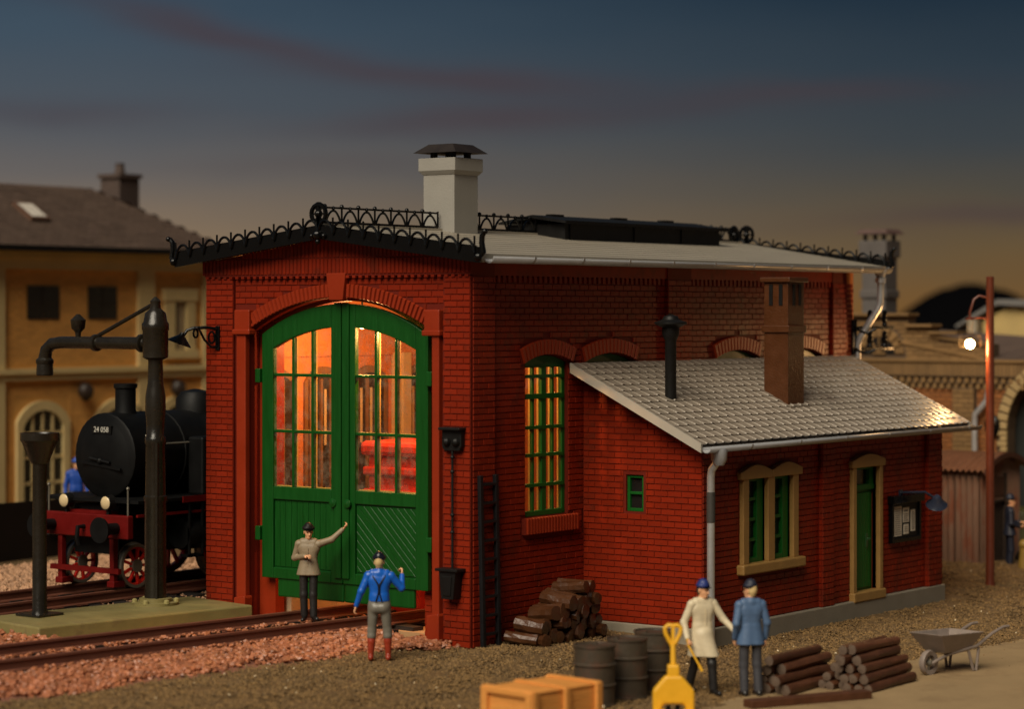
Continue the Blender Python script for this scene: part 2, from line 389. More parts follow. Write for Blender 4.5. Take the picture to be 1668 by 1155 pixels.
# ================================================================== GROUND
GROUND = mat('brown_earth', (.125, .070, .023), .85, var=.22, vscale=1.3, bump=.03, bscale=16, dirt=((.06, .034, .012), 1.1, .54, .6))
def axis_lines(lo, hi, step, far):
    mid = list(np.arange(lo, hi+1e-6, step)); out = []; d = step
    a = []; x = lo
    while x > -far: d *= 1.6; x -= d; a.append(x)
    b = []; x = hi; d = step
    while x < far: d *= 1.6; x += d; b.append(x)
    return a[::-1]+mid+b
gx = axis_lines(-14, 26, .2, 900); gy = axis_lines(-14, 20, .2, 900)
V = []; nx, ny = len(gx), len(gy)
for yy in gy:
    for xx in gx:
        j = .012*math.sin(xx*5.1+yy*3.7)+.012*math.sin(xx*2.3-yy*6.1) if abs(xx) < 26 and abs(yy) < 20 else 0
        V.append((xx, yy, gz(xx, yy)+j-.012))
F = [(r*nx+c, r*nx+c+1, (r+1)*nx+c+1, (r+1)*nx+c) for r in range(ny-1) for c in range(nx-1)]
struct(mesh_np('ground', V, F, GROUND, smooth=True))

# sandy path in the right foreground
SAND = mat('sandy_path', (.30, .20, .095), .9, var=.14, vscale=1.6, bump=.012, bscale=22, dirt=((.17, .10, .045), .9, .52, .5))
edge = [(-5.5, -6.6), (-2.0, -5.85), (-.6, -5.66), (.5, -5.6), (1.6, -5.72), (2.6, -5.66), (3.6, -5.86), (4.67, -5.95), (6.2, -6.2), (8.46, -6.36), (13, -6.7), (20, -7.4)]
ex = []
for i in range(len(edge)-1):
    for k in range(8):
        t = k/8; ex.append((edge[i][0]*(1-t)+edge[i+1][0]*t, edge[i][1]*(1-t)+edge[i+1][1]*t+random.uniform(-.05, .05)))
V = []; F = []
for i, (x, y) in enumerate(ex):
    for k, dy in enumerate((0, -.25, -1.5, -6)):
        V.append((x, y+dy, -.222+(-.004 if k == 0 else .012)+random.uniform(0, .004)))
for i in range(len(ex)-1):
    for k in range(3): F.append((i*4+k, i*4+k+1, (i+1)*4+k+1, (i+1)*4+k))
struct(mesh_np('path', V, F, SAND, smooth=True))

# loose grain of the earth
def scatter(name, pts, sizes, m, sub=0, parent=None, flat=.75):
    """irregular little stones: jittered octahedra (or 14-vertex stones) joined in one mesh"""
    if sub == 0:
        bv = np.array([(1,0,0),(-1,0,0),(0,1,0),(0,-1,0),(0,0,1),(0,0,-1)], float)
        bf = np.array([(0,2,4),(2,1,4),(1,3,4),(3,0,4),(2,0,5),(1,2,5),(3,1,5),(0,3,5)])
    else:
        t = (1+5**.5)/2
        bv = np.array([(-1,t,0),(1,t,0),(-1,-t,0),(1,-t,0),(0,-1,t),(0,1,t),(0,-1,-t),(0,1,-t),(t,0,-1),(t,0,1),(-t,0,-1),(-t,0,1)], float)
        bv /= np.linalg.norm(bv[0])
        bf = np.array([(0,11,5),(0,5,1),(0,1,7),(0,7,10),(0,10,11),(1,5,9),(5,11,4),(11,10,2),(10,7,6),(7,1,8),(3,9,4),(3,4,2),(3,2,6),(3,6,8),(3,8,9),(4,9,5),(2,4,11),(6,2,10),(8,6,7),(9,8,1)])
    n = len(pts); k = len(bv)
    J = 1+rng.uniform(-.40, .38, (n, k, 1))
    ang = rng.uniform(0, 2*PI, n); ca, sa = np.cos(ang), np.sin(ang)
    sc = rng.uniform(.75, 1.25, (n, 1, 3)); sc[:, :, 2] *= flat
    B = bv[None]*J*sc*np.asarray(sizes)[:, None, None]
    X = B[:,:,0]*ca[:,None]-B[:,:,1]*sa[:,None]; Y = B[:,:,0]*sa[:,None]+B[:,:,1]*ca[:,None]
    B = np.stack([X, Y, B[:,:,2]], -1)+np.asarray(pts)[:,None,:]
    F = (bf[None]+k*np.arange(n)[:,None,None]).reshape(-1, 3)
    return stuff(mesh_np(name, B.reshape(-1, 3), F, m, parent))
def cam_depth(x, y): return (x-CAM.x)*.8018+(y-CAM.y)*.5976
def cam_px(x, y, z=0):
    d = cam_depth(x, y); r = (x-CAM.x)*.5976-(y-CAM.y)*.8018
    return 834+3978*r/d, 510-3978*(z-5.8)/d
def path_edge_y(x):
    for i in range(len(edge)-1):
        if edge[i][0] <= x <= edge[i+1][0]:
            t = (x-edge[i][0])/(edge[i+1][0]-edge[i][0]); return edge[i][1]*(1-t)+edge[i+1][1]*t
    return -99
GRAIN = mat('earth_grain', (.165, .095, .032), .8, var=.2, vscale=1.3, island=.5)
pts = []; sz = []
n_try = 0
while len(pts) < 78000 and n_try < 600000:
    n_try += 1
    x = random.uniform(-9.5, 19); y = random.uniform(-8, 3.2)
    px, py = cam_px(x, y)
    if not (-60 < px < 1730 and py < 1230): continue
    if x > 3.4 and y > -2.5 and x < 12.7: continue
    if 0 < x < 13.6 and y > 0: continue
    if y > 1.1-.25*x and x < 0: continue
    if y < path_edge_y(x)+random.uniform(-.25, .1) and random.random() < .985: continue
    if cam_depth(x, y) > 48 and random.random() < .45: continue
    pts.append((x, y, gz(x, y)+random.uniform(-.012, .006))); sz.append(random.uniform(.016, .033)*(1.5 if random.random() < .02 else 1))
scatter('earth_grains', pts, sz, GRAIN)
SPECK = mat('pale_grit', (.75, .60, .38), .5)
scatter('grit_specks', [(p[0], p[1], p[2]+.02) for p in random.sample(pts, 90)], [random.uniform(.012, .028) for _ in range(90)], SPECK)

# ------------------------------------------------------------------ tracks and ballast
TD = Vector((-.9915, .130, 0)); TN = Vector((.130, .9915, 0))       # shed track: direction out of the door, and its left normal
T0 = Vector((0, 3.01, 0))
def track(name, label, origin, d, n, a0, a1, z0, zb):
    t = thing(name, label, 'track', origin)
    tie = MB().box(-.13, .13, -1.3, 1.3, -.1, 0).box(-.16, .16, -.86, -.60, 0, .03).box(-.16, .16, .60, .86, 0, .03)
    me = None; a = a0; ang = math.atan2(d.y, d.x)
    while a < a1:
        p = d*a
        if me is None: o = tie.build('sleeper', TIEM, t); me = o.data
        else: o = bpy.data.objects.new('sleeper', me); C.objects.link(o); o.parent = t
        o.location = (p.x, p.y, zb); o.rotation_euler = (0, 0, ang+random.uniform(-.01, .01)); a += .62
    prof = [(-.105, 0), (.105, 0), (.10, .03), (.025, .05), (.025, .15), (.055, .165), (.055, .20), (-.055, .20), (-.055, .165), (-.025, .15), (-.025, .05), (-.10, .03)]
    for sgn in (-1, 1):
        b = MB(); k = len(prof); vs = []
        for aa in (a0, a1):
            for (u, h) in prof:
                p = d*aa+n*(sgn*.7475+u); vs.append((p.x, p.y, zb+.01+h))
        b.add(vs, [tuple(range(k)), tuple(range(2*k-1, k-1, -1))]+[(i, k+i, k+(i+1) % k, (i+1) % k) for i in range(k)])
        b.build('rail', RAILM, t)
    return t
track('railway_track', 'rusty brown railway track running out of the green shed doors', T0, TD, TN, -10, 13, 0, .19)
track('railway_track', 'dark railway track under the black steam locomotive', Vector((0, 9.28, 0)), Vector((-1, 0, 0)), Vector((0, 1, 0)), -14, 14, 0, .24)

STONE = mat('pink_ballast', (.37, .135, .062), .45, var=.12, vscale=2, island=.34, spec=.6)
BED = mat('ballast_bed', (.22, .085, .05), .9, var=.3, vscale=6, bump=.02, bscale=18)
def bed_h(v):
    """height of the ballast shoulder as a function of the distance from the track centre"""
    return .165*(1-smooth((abs(v)-1.25)/.95))
def strip(o, d, n, a0, a1, w):
    V = []; F = []; na = int((a1-a0)/.3); nw = 24
    for i in range(na+1):
        for j in range(nw+1):
            a = a0+(a1-a0)*i/na; v = -w+2*w*j/nw
            p = o+d*a+n*v; V.append((p.x, p.y, gz(p.x, p.y)*.0+max(gz(p.x, p.y)-.03, bed_h(v)+random.uniform(-.015, .015)-.01)))
    for i in range(na):
        for j in range(nw): F.append((i*(nw+1)+j, i*(nw+1)+j+1, (i+1)*(nw+1)+j+1, (i+1)*(nw+1)+j))
    return V, F
V, F = strip(T0, TD, TN, .25, 13, 2.3); struct(mesh_np('ballast_bed', V, F, BED, smooth=True))
pts = []; sz = []
def near_edge(a): return -1.95-.12*math.sin(a*1.1)-.1*math.sin(a*2.7+1)
for i in range(17500):
    a = random.uniform(.1, 12); v = random.uniform(-2.35, -.70)
    if v < near_edge(a)+random.gauss(0, .09): continue
    if v > -1.32 and random.random() < .78: continue
    p = T0+TD*a+TN*v
    if p.x > -.1 and p.y < .95: continue
    h = bed_h(v)+random.uniform(-.03, .05)
    if v > -1.3: h = random.choice((.165, .19))+random.uniform(-.02, .02)
    pts.append((p.x, p.y, max(h, .0))); sz.append(random.uniform(.032, .068))
for i in range(1700):                                                # between and beyond the rails
    a = random.uniform(-1, 12); v = random.uniform(-.7, 1.9)
    if .62 < v < .87: continue
    p = T0+TD*a+TN*v; pts.append((p.x, p.y, (.17 if abs(v) < .7 else .16)+random.uniform(-.02, .03))); sz.append(random.uniform(.025, .055))
for i in range(900):
    a = random.uniform(0, 12); v = random.choice((-.60, -.90, .6))+random.gauss(0, .05)
    p = T0+TD*a+TN*v; pts.append((p.x, p.y, .2+random.uniform(0, .04))); sz.append(random.uniform(.025, .05))
for i in range(500):                                                 # heap at the foot of the right door pier
    p = (random.gauss(-.35, .28), random.gauss(.95, .3)); pts.append((p[0], p[1], .03+random.uniform(-.02, .07))); sz.append(random.uniform(.03, .065))
for i in range(1300):                                                # against the end of the crane platform
    x = random.uniform(-8.5, -4.7); y = random.uniform(5.2, 7.6)
    pts.append((x, y, .17+random.uniform(-.02, .05)+.06*smooth((x+6)/1))); sz.append(random.uniform(.035, .07))
scatter('ballast_stones', pts, sz, STONE, sub=1)
STONE2 = mat('pale_ballast', (.40, .22, .12), .7, var=.15, vscale=2, island=.3)
pts = []; sz = []
for i in range(9000):
    x = random.uniform(-5, 7); y = random.uniform(10.2, 15.5)
    pts.append((x, y, .17+random.uniform(-.02, .04))); sz.append(random.uniform(.04, .08))
for i in range(2200):
    x = random.uniform(-6, 6); y = random.uniform(7.6, 10.3)
    pts.append((x, y, .17+random.uniform(-.02, .05))); sz.append(random.uniform(.03, .06))
scatter('far_ballast', pts, sz, STONE2)
# sandy strip between the shed track and the crane platform
V = []; F = []
for i in range(41):
    a = .3+13*i/40
    for v in (.95, 1.3, 2.3, 2.7):
        p = T0+TD*a+TN*v; V.append((p.x, p.y, .185+.01*math.sin(a*7+v*9)-(.05 if v in (.95, 2.7) else 0)))
for i in range(40):
    for k in range(3): F.append((i*4+k, i*4+k+1, (i+1)*4+k+1, (i+1)*4+k))
struct(mesh_np('sand_strip', V, F, mat('pale_sand', (.42, .27, .13), .9, var=.2, vscale=3, bump=.012, bscale=25), smooth=True))

# distant dark hill
HILL = mat('dark_hill', (.0025, .0025, .003), 1, var=.1, spec=0)
V = []; F = []
hc = Vector((144.6, 65.4, 0)); rx = Vector((.5976, -.8018, 0)); fd = Vector((.8018, .5976, 0))
for i in range(61):
    for j in range(13):
        u = -14+44*i/60; t = j/12
        h = 8.5*math.exp(-((u-3.3)/9)**2)+3.2*math.exp(-((u-17)/8)**2)+.06*math.sin(u*2.1)+.04*math.sin(u*5)
        p = hc+rx*u+fd*(t*40-20); V.append((p.x, p.y, h*math.sin(PI*t)-.5))
for i in range(60):
    for j in range(12): F.append((i*13+j, i*13+j+1, (i+1)*13+j+1, (i+1)*13+j))
struct(mesh_np('hill', V, F, HILL, smooth=True))

# ================================================================== ENGINE SHED
shed = thing('engine_shed', 'red brick engine shed with green arched double doors and a low grey roof', 'building', (0, 0, 0))
PB = Pieces()
SW, SLn = 6.27, 13.58
# opening frame
A_c = seg_arc(.80, 5.25, 5.46, .62)              # outer arch
def in_arch(s, z, grow=0):
    cx, cz, r, a = A_c
    if s < .80-grow or s > 5.25+grow: return False
    return z < 5.46 or math.hypot(s-cx, z-cz) < r+grow
# facade backing with the door notch, 0.3 m deep
cx, cz, r, a = A_c
def gable_z(s): return 6.78+.42*(1-abs(s-3.135)/3.135)
poly = []
poly = [(0.02, -.1), (.80, -.1), (.80, 5.46)]+arc_pts(cx, cz, r, PI/2+a, PI/2-a, 24)[1:-1]+[(5.25, 5.46), (5.25, -.1), (6.25, -.1), (6.25, 6.76), (3.135, 7.17), (0.02, 6.76)]
facade = MB().prism(poly, FA, -.30, 0).build('facade_wall', BRICKW, shed)
# inner jamb wall behind the doors
i_c = seg_arc(1.30, 4.86, 5.44, .58)
cx2, cz2, r2, a2 = i_c
poly = [(.3, -.1), (1.30, -.1), (1.30, 5.2)]+arc_pts(cx2, cz2, r2, PI/2+a2, PI/2-a2, 20)[1:-1]+[(4.86, 5.2), (4.86, -.1), (5.9, -.1), (5.9, 6.6), (.3, 6.6)]
jamb = MB().prism(poly, FA, -.55, -.31).build('door_jamb', REDTRIM, shed)
jb = Pieces(); brick_field(jb, jamb, ((.31, 0, 0), (0, 1, 0), (-1, 0, 0)), 1.0, 1.30, -.05, .95, proud=.02, L=.29, full=False); jb.joined('jamb_brick', BRICK, jamb, mark=False)
# corner piers on the facade, proud of the panel
pierR = MB().box(-.06, 0.001, .0, .60, -.15, 6.45).build('corner_pier', BRICKW, shed)
pierL = MB().box(-.06, 0.001, 5.58, 6.27, -.15, 6.45).build('corner_pier', BRICKW, shed)
fP = ((-.06, 0, 0), (0, 1, 0), (-1, 0, 0))
brick_field(PB, pierR, fP, .0, .60, 0, 6.45)
brick_field(PB, pierL, fP, 5.58, 6.27, 0, 6.45)
allowF = lambda s, z: (not in_arch(s, z, .22)) and not (z < 5.9 and (s < 1.0 or s > 5.06)) and not (abs(s-3.02) < .22 and z < 6.56)
brick_field(PB, facade, FA, .61, 5.57, 5.4, 6.42, allow=allowF)
# soldier frieze following the gable
fb = MB().prism([(-.02, 6.47), (6.29, 6.47), (6.29, 6.74), (3.135, 7.17), (-.02, 6.74)], FA, -.02, .085).build('frieze', BRICKW, shed)
fz = Pieces(); frz = ((-.085, 0, 0), (0, 1, 0), (-1, 0, 0)); s = 0.0
while s < 6.27:
    zt = gable_z(s+.045)-.02
    fz.quad(frz, [(s+.006, 6.50), (s+.086, 6.50), (s+.086, min(6.79, zt)), (s+.006, min(6.79, zt))], .018, .012)
    if zt > 6.88: fz.quad(frz, [(s+.006, 6.80), (s+.086, 6.80), (s+.086, zt), (s+.006, zt)], .014, .012)
    s += .092
fz.joined('frieze_brick', BRICK, fb, mark=False)
dn = MB(); s = .02
while s < 6.25:
    dn.box(-.105, -.05, s, s+.075, 6.43, 6.475); s += .15
dn.build('dentil_row', BRICK, shed)
# door arch: voussoirs, keystone, imposts, pilasters
arch = MB().prism(arc_pts(cx, cz, r+.005, PI/2-a, PI/2+a, 24)+arc_pts(cx, cz, r+.24, PI/2+a*.96, PI/2-a*.96, 24), FA, -.05, .045).build('door_arch', BRICKW, shed)
nv = 46
vm = None
for i in range(nv):
    th = PI/2-a*.955+(i+.5)*2*a*.955/nv
    if abs(th-PI/2) < .042: continue
    if vm is None:
        w = r*2*a*.955/nv
        b = MB(); hw0, hw1 = w/2-.010, w/2*(r+.25)/r-.010
        b.add([(.0, -hw0, r+.0), (.0, hw0, r+.0), (.0, hw1, r+.25), (.0, -hw1, r+.25), (-.03, -hw0+.012, r+.012), (-.03, hw0-.012, r+.012), (-.03, hw1-.012, r+.238), (-.03, -hw1+.012, r+.238)],
              [(4,5,6,7),(0,1,5,4),(1,2,6,5),(2,3,7,6),(3,0,4,7)])
        o = b.build('arch_brick', REDTRIM, arch); vm = o.data
    else:
        o = bpy.data.objects.new('arch_brick', vm); C.objects.link(o); o.parent = arch
    o.location = (-.045, cx, cz); o.rotation_euler = (th-PI/2, 0, 0)
MB().prism([(2.86, 6.03), (3.18, 6.03), (3.25, 6.52), (2.79, 6.52)], FA, -.02, .12).build('keystone', REDTRIM, shed, bevel=.015)
for s0, s1, nm in ((.64, .98, 0), (5.12, 5.50, 1)):
    b = MB().box(-.13, .02, s0, s1, 5.48, 5.86).box(-.16, .02, s0-.03, s1+.03, 5.40, 5.50)
    b.build('impost', REDTRIM, shed, bevel=.02)
    p0, p1 = (.68, .80) if nm == 0 else (5.25, 5.44)
    MB().box(-.11, .02, p0-.02, p1+.02, .5, 5.42).box(-.075, .30, (p0 if nm == 0 else 5.26), (p1-.0 if nm == 0 else p1-.02), .0, 5.41).build('pilaster', REDTRIM, shed, bevel=.02)
    MB().prism([(-.02, -.15), (.26, -.15), (.26, .52), (.0, .56), (-.02, .52)], ((0, p0-.06, 0), (0, 1, 0), (-1, 0, 0)), -.02, .19).build('pilaster_base', REDTRIM, shed, bevel=.015)
# long wall: backing with window openings
WIN = [(1.66, 2.98, 2.14, 4.90), (3.55, 5.07, 2.14, 4.90), (8.1, 9.6, 2.14, 4.90), (10.7, 12.2, 2.14, 4.90)]
LB = ((0, .10, 0), (1, 0, 0), (0, -1, 0))
b = MB(); x = .02
for (w0, w1, z0, z1) in WIN:
    b.prism([(x, -.2), (w0, -.2), (w0, 6.76), (x, 6.76)], LB, -.28, 0)
    b.prism([(w0, -.2), (w1, -.2), (w1, z0), (w0, z0)], LB, -.28, 0)
    c = seg_arc(w0, w1, z1, .14)
    b.prism([(w0, z1)]+arc_pts(c[0], c[1], c[2], PI/2+c[3], PI/2-c[3], 10)[1:-1]+[(w1, z1), (w1, 6.76), (w0, 6.76)], LB, -.28, 0)
    x = w1
b.prism([(x, -.2), (SLn, -.2), (SLn, 6.76), (x, 6.76)], LB, -.28, 0)
longw = b.build('side_wall', BRICKW, shed)
def win_arch(w, z, grow=.0):
    w0, w1, z0, z1 = w; c = seg_arc(w0-.08, w1+.08, z1+.02, .2)
    return w0-.12-grow < z < 0
def allowL(s, z):
    if s < .63 or 6.22 < s < 7.06 or s > 12.70: return False
    for (w0, w1, z0, z1) in WIN:
        if w0-.005 < s < w1+.005 and z0-.32 < z < z1+.1: return False
        if w0-.14 < s < w1+.14 and z0-.32 < z < z0: return False
        c = seg_arc(w0-.12, w1+.12, z1, .16)
        if w0-.14 < s < w1+.14 and z1-.03 < z and math.hypot(s-c[0], z-c[1]) < c[2]+.30: return False
    if z > 6.45: return False
    return True
brick_field(PB, longw, LB, .63, 12.70, 0, 6.44, allow=allowL)
for (x0, x1) in ((0, .63), (6.22, 7.06), (12.70, SLn)):
    zb = -.2 if x0 < 6 else 3.0
    po = MB().box(x0, x1, 0 if x0 < 1 else .03, .101, zb, 6.76).build('side_pier', BRICKW, shed)
    brick_field(PB, po, ((0, 0 if x0 < 1 else .03, 0), (1, 0, 0), (0, -1, 0)), x0, x1, 0 if x0 < 6 else 4.6, 6.44)
    if x0 > 1:
        brick_field(PB, po, ((x0, 0, 0), (0, 1, 0), (-1, 0, 0)), .01, .10, 4.6, 6.44, full=False)
dn = MB(); x = .64
while x < 12.7:
    if not 6.2 < x < 7.0: dn.box(x, x+.08, .055, .101, 6.34, 6.46)
    x += .155
dn.box(.63, 6.22, .045, .101, 6.46, 6.74).box(7.06, 12.70, .045, .101, 6.46, 6.74)
dn.build('eaves_dentils', BRICK, shed)
# other walls and floor, closed box so that the lamp light stays inside
MB().box(.02, SLn, SW-.3, SW-.02, -.2, 6.76).build('far_side_wall', INNER, shed)
MB().prism([(.02, -.2), (6.25, -.2), (6.25, 6.76), (3.135, 7.17), (.02, 6.76)], ((SLn, 0, 0), (0, 1, 0), (-1, 0, 0)), 0, .28).build('rear_wall', INNER, shed)
MB().box(.56, SLn-.3, .385, .40, -.2, 2.12).box(.56, 1.6, .385, .40, 2.12, 6.7).box(5.2, 8.0, .385, .40, 2.12, 6.7).box(9.8, SLn-.3, .385, .40, 2.12, 6.7).build('inner_lining', INNER, shed)
MB().box(.3, SLn-.3, .40, SW-.3, -.1, .12).build('shed_floor', mat('shed_floor', (.42, .24, .11), .8, var=.3, vscale=2), shed)
# side windows
for wi, (w0, w1, z0, z1) in enumerate(WIN):
    c = seg_arc(w0, w1, z1, .14)
    fr = ((0, .20, 0), (1, 0, 0), (0, -1, 0))
    wf = MB()
    wf.prism([(w0, z0), (w0+.09, z0), (w0+.09, z1), (w0, z1)], fr, -.10, .03)
    wf.prism([(w1-.09, z0), (w1, z0), (w1, z1), (w1-.09, z1)], fr, -.04, .03)
    wf.prism([(w0+.09, z0), (w1-.09, z0), (w1-.09, z0+.10), (w0+.09, z0+.10)], fr, -.05, .05)
    wf.prism([(w0, z1)]+arc_pts(c[0], c[1], c[2], PI/2+c[3], PI/2-c[3], 8)[1:-1]+[(w1, z1), (w1-.09, z1-.08), (w0+.09, z1-.08)], fr, -.05, .05)
    win = wf.build('window', GREENW, shed, bevel=.012)
    m1 = (w0+w1)/2
    mul = MB().prism([(m1-.07, z0+.10), (m1+.07, z0+.10), (m1+.07, z1+.02), (m1-.07, z1+.02)], fr, -.035, .04)
    for k in (.27, .73):
        xx = w0+(w1-w0)*k; mul.prism([(xx-.028, z0+.1), (xx+.028, z0+.1), (xx+.028, z1), (xx-.028, z1)], fr, -.035, .025)
    mul.build('mullion', GREENW, win, bevel=.008)
    lit_edge = MB()  # strips added behind the bars, coloured as their lamp-lit edges
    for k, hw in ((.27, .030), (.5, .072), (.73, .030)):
        xx = w0+(w1-w0)*k; lit_edge.prism([(xx-hw, z0+.1), (xx+hw, z0+.1), (xx+hw, z1), (xx-hw, z1)], fr, -.075, -.035)
    lit_edge.prism([(w1-.10, z0+.1), (w1-.02, z0+.1), (w1-.02, z1), (w1-.10, z1)], fr, -.08, -.045)
    lit_edge.build('lit_edge_strip', LITEDGE, win)
    zs = [z0+.56, z0+1.10, z0+1.60, z0+2.16, z0+2.52]
    for zz in zs:
        g = .045 if zz == zs[3] else .03
        MB().prism([(w0+.08, zz-g), (w1-.08, zz-g), (w1-.08, zz+g), (w0+.08, zz+g)], fr, -.06, .06).build('glazing_bar', GREENW, win)
    if wi < 2: MB().prism([(w0+.05, z0+.05), (w1-.05, z0+.05), (w1-.05, z1+.05), (w0+.05, z1+.05)], fr, .012, .016).build('pane', GLASSM, win)
    else: MB().prism([(w0+.05, z0+.05), (w1-.05, z0+.05), (w1-.05, z1+.05), (w0+.05, z1+.05)], fr, -.04, -.03).build('pane', DARKWIN, win)
    # brick head and sill
    c2 = seg_arc(w0-.12, w1+.12, z1-.02, .17)
    hd = MB().prism(arc_pts(c2[0], c2[1], c2[2], PI/2-c2[3], PI/2+c2[3], 12)+arc_pts(c2[0], c2[1], c2[2]+.27, PI/2+c2[3]*.97, PI/2-c2[3]*.97, 12), LB, -.05, .03).build('window_head', BRICKW, shed)
    nvv = 15; vmm = None; wv = c2[2]*2*c2[3]*.96/nvv
    for i in range(nvv):
        th = PI/2-c2[3]*.96+(i+.5)*2*c2[3]*.96/nvv
        if vmm is None:
            rr = c2[2]; h0, h1 = wv/2-.009, wv/2*(rr+.28)/rr-.009
            bb = MB(); bb.add([(-h0, 0, rr), (h0, 0, rr), (h1, 0, rr+.28), (-h1, 0, rr+.28), (-h0+.013, -.045, rr+.013), (h0-.013, -.045, rr+.013), (h1-.013, -.045, rr+.267), (-h1+.013, -.045, rr+.267)],
                              [(4,5,6,7),(0,1,5,4),(1,2,6,5),(2,3,7,6),(3,0,4,7)])
            o = bb.build('arch_brick', REDTRIM, hd); vmm = o.data
        else:
            o = bpy.data.objects.new('arch_brick', vmm); C.objects.link(o); o.parent = hd
        o.location = (c2[0], .07, c2[1]); o.rotation_euler = (0, PI/2-th, 0)
    if wi == 0:
        sl = MB().box(w0-.10, w1+.20, .0, .12, z0-.30, z0-.01).build('window_sill', BRICKW, shed)
        x = w0-.10
        while x < w1+.13:
            MB().box(x+.006, x+.082, -.035, .05, z0-.30, z0-.005).build('sill_brick', REDTRIM, sl, bevel=.012, seg=1); x += .0895
finish_bricks(PB, BRICK, shed)

# ---------------------------------------------------------------- doors
FD = ((.16, 0, 0), (0, 1, 0), (-1, 0, 0))
D_c = seg_arc(1.08, 5.02, 5.41, .56)
def dtop(s): return D_c[1]+math.sqrt(max(0, D_c[2]**2-(s-D_c[0])**2))
for (y0, y1, side) in ((3.06, 5.02, 1), (1.08, 3.04, -1)):
    g0, g1 = (3.33, 4.74) if side == 1 else (1.36, 2.76)
    def curve(a, b, off, n=10): return [(a+(b-a)*i/n, dtop(a+(b-a)*i/n)-off) for i in range(n+1)]
    fr = MB()
    fr.prism([(y0, .9), (g0, .9), (g0, dtop(g0)), (y0, dtop(y0))], FD, -.06, .05)          # stiles
    fr.prism([(g1, .9), (y1, .9)]+curve(y1, g1, 0, 4), FD, -.06, .05)
    fr.prism([(g0, 2.36), (g1, 2.36), (g1, 2.60), (g0, 2.60)], FD, -.06, .05)               # lock rail
    fr.prism([(g0, .9), (g1, .9), (g1, 1.10), (g0, 1.10)], FD, -.06, .05)
    fr.prism([(g0, dtop(g0)-.42)]+[(s, z) for s, z in curve(g0, g1, .42)][1:]+curve(g1, g0, 0), FD, -.06, .05)
    leaf = fr.build('door_leaf', GREEN, shed, bevel=.014)
    MB().prism([(g0-.02, 1.08), (g1+.02, 1.08), (g1+.02, 2.38), (g0-.02, 2.38)], FD, -.05, -.005).build('door_panel', GREEN, leaf)
    # planks of the lower panel: diagonal on the right leaf, upright on the left
    if side == -1:
        k = 0
        for i in range(-9, 13):
            c0 = i*.155
            # clip the band between lines z = s' + c0 ... against the panel
            A = []
            zb, zt, sa, sb = 1.13, 2.33, g0+.02, g1-.02
            def clip(poly, f):
                out = []
                for q in range(len(poly)):
                    p, n2 = poly[q], poly[(q+1) % len(poly)]; fp, fn = f(p), f(n2)
                    if fp >= 0: out.append(p)
                    if (fp >= 0) != (fn >= 0):
                        t = fp/(fp-fn); out.append((p[0]+(n2[0]-p[0])*t, p[1]+(n2[1]-p[1])*t))
                return out
            pl = [(sa, zb), (sb, zb), (sb, zt), (sa, zt)]
            pl = clip(pl, lambda p: (p[1]-zb)-(p[0]-sa)*1.0-c0-.004); pl = clip(pl, lambda p: c0+.151-((p[1]-zb)-(p[0]-sa)))
            if len(pl) > 2: MB().prism(pl, FD, -.006, .016+random.uniform(-.003, .003)).build('plank', GREEN, leaf, bevel=.005, seg=1)
    else:
        s = g0+.015
        while s < g1-.05:
            MB().prism([(s+.004, 1.12), (min(s+.136, g1-.01), 1.12), (min(s+.136, g1-.01), 2.34), (s+.004, 2.34)], FD, -.006, .006+random.uniform(0, .004)).build('plank', GREEN, leaf, bevel=.005, seg=1); s += .14
    # glazing: upright and level bars, nine panes
    us = [g0+(g1-g0)*k/3 for k in range(4)]
    for k in (1, 2): MB().prism([(us[k]-.027, 2.60), (us[k]+.027, 2.60), (us[k]+.027, dtop(us[k])-.42), (us[k]-.027, dtop(us[k])-.42)], FD, -.05, .03).build('upright_bar', GREEN, leaf, bevel=.008, seg=1)
    for zz in (3.62, 4.66): MB().prism([(g0, zz-.026), (g1, zz-.026), (g1, zz+.026), (g0, zz+.026)], FD, -.05, .022).build('level_bar', GREEN, leaf, bevel=.008, seg=1)
    lit_edge2 = MB()  # painted lamp-lit edges behind the door bars, upright and level
    for k in (0, 1, 2): lit_edge2.prism([(us[k+1]-.030 if k < 2 else us[0]-.02, 2.60), (us[k+1]+.030 if k < 2 else us[0]+.012, 2.60), (us[k+1]+.030 if k < 2 else us[0]+.012, dtop(us[k+1 if k < 2 else 0])-.42), (us[k+1]-.030 if k < 2 else us[0]-.02, dtop(us[k+1 if k < 2 else 0])-.42)], FD, -.085, -.051)
    for zz in (3.62, 4.66): lit_edge2.prism([(g0, zz-.03), (g1, zz-.03), (g1, zz+.03), (g0, zz+.03)], FD, -.08, -.0515)
    lit_edge2.prism([(g0, 2.58), (g1, 2.58), (g1, 2.615), (g0, 2.615)], FD, -.09, -.061)
    lit_edge2.build('lit_edge_strip', LITEDGE, leaf)
    rows = [2.60, 3.62, 4.66, None]
    for k in range(3):
        for q in range(3):
            a0, a1 = us[k]+.002, us[k+1]-.002; zb = rows[q]
            if q < 2: pl = [(a0, zb), (a1, zb), (a1, rows[q+1]-.002), (a0, rows[q+1]-.002)]
            else: pl = [(a0, zb), (a1, zb), (a1, dtop(a1)-.40), (a0, dtop(a0)-.40)]
            MB().prism(pl, FD, .010, .014).build('pane', GLASSM, leaf)
    # meeting stile, kick board, knob, hinges
    mx0, mx1 = (3.06, 3.22) if side == 1 else (2.88, 3.04)
    MB().prism([(mx0, 1.0), (mx1, 1.0), (mx1, dtop(mx1)+.02), (mx0, dtop(mx0)+.02)], FD, .045, .095 if side == 1 else .085).build('meeting_stile', GREEN, leaf, bevel=.01)
    k0, k1 = (3.06, 4.66) if side == 1 else (1.41, 3.04)
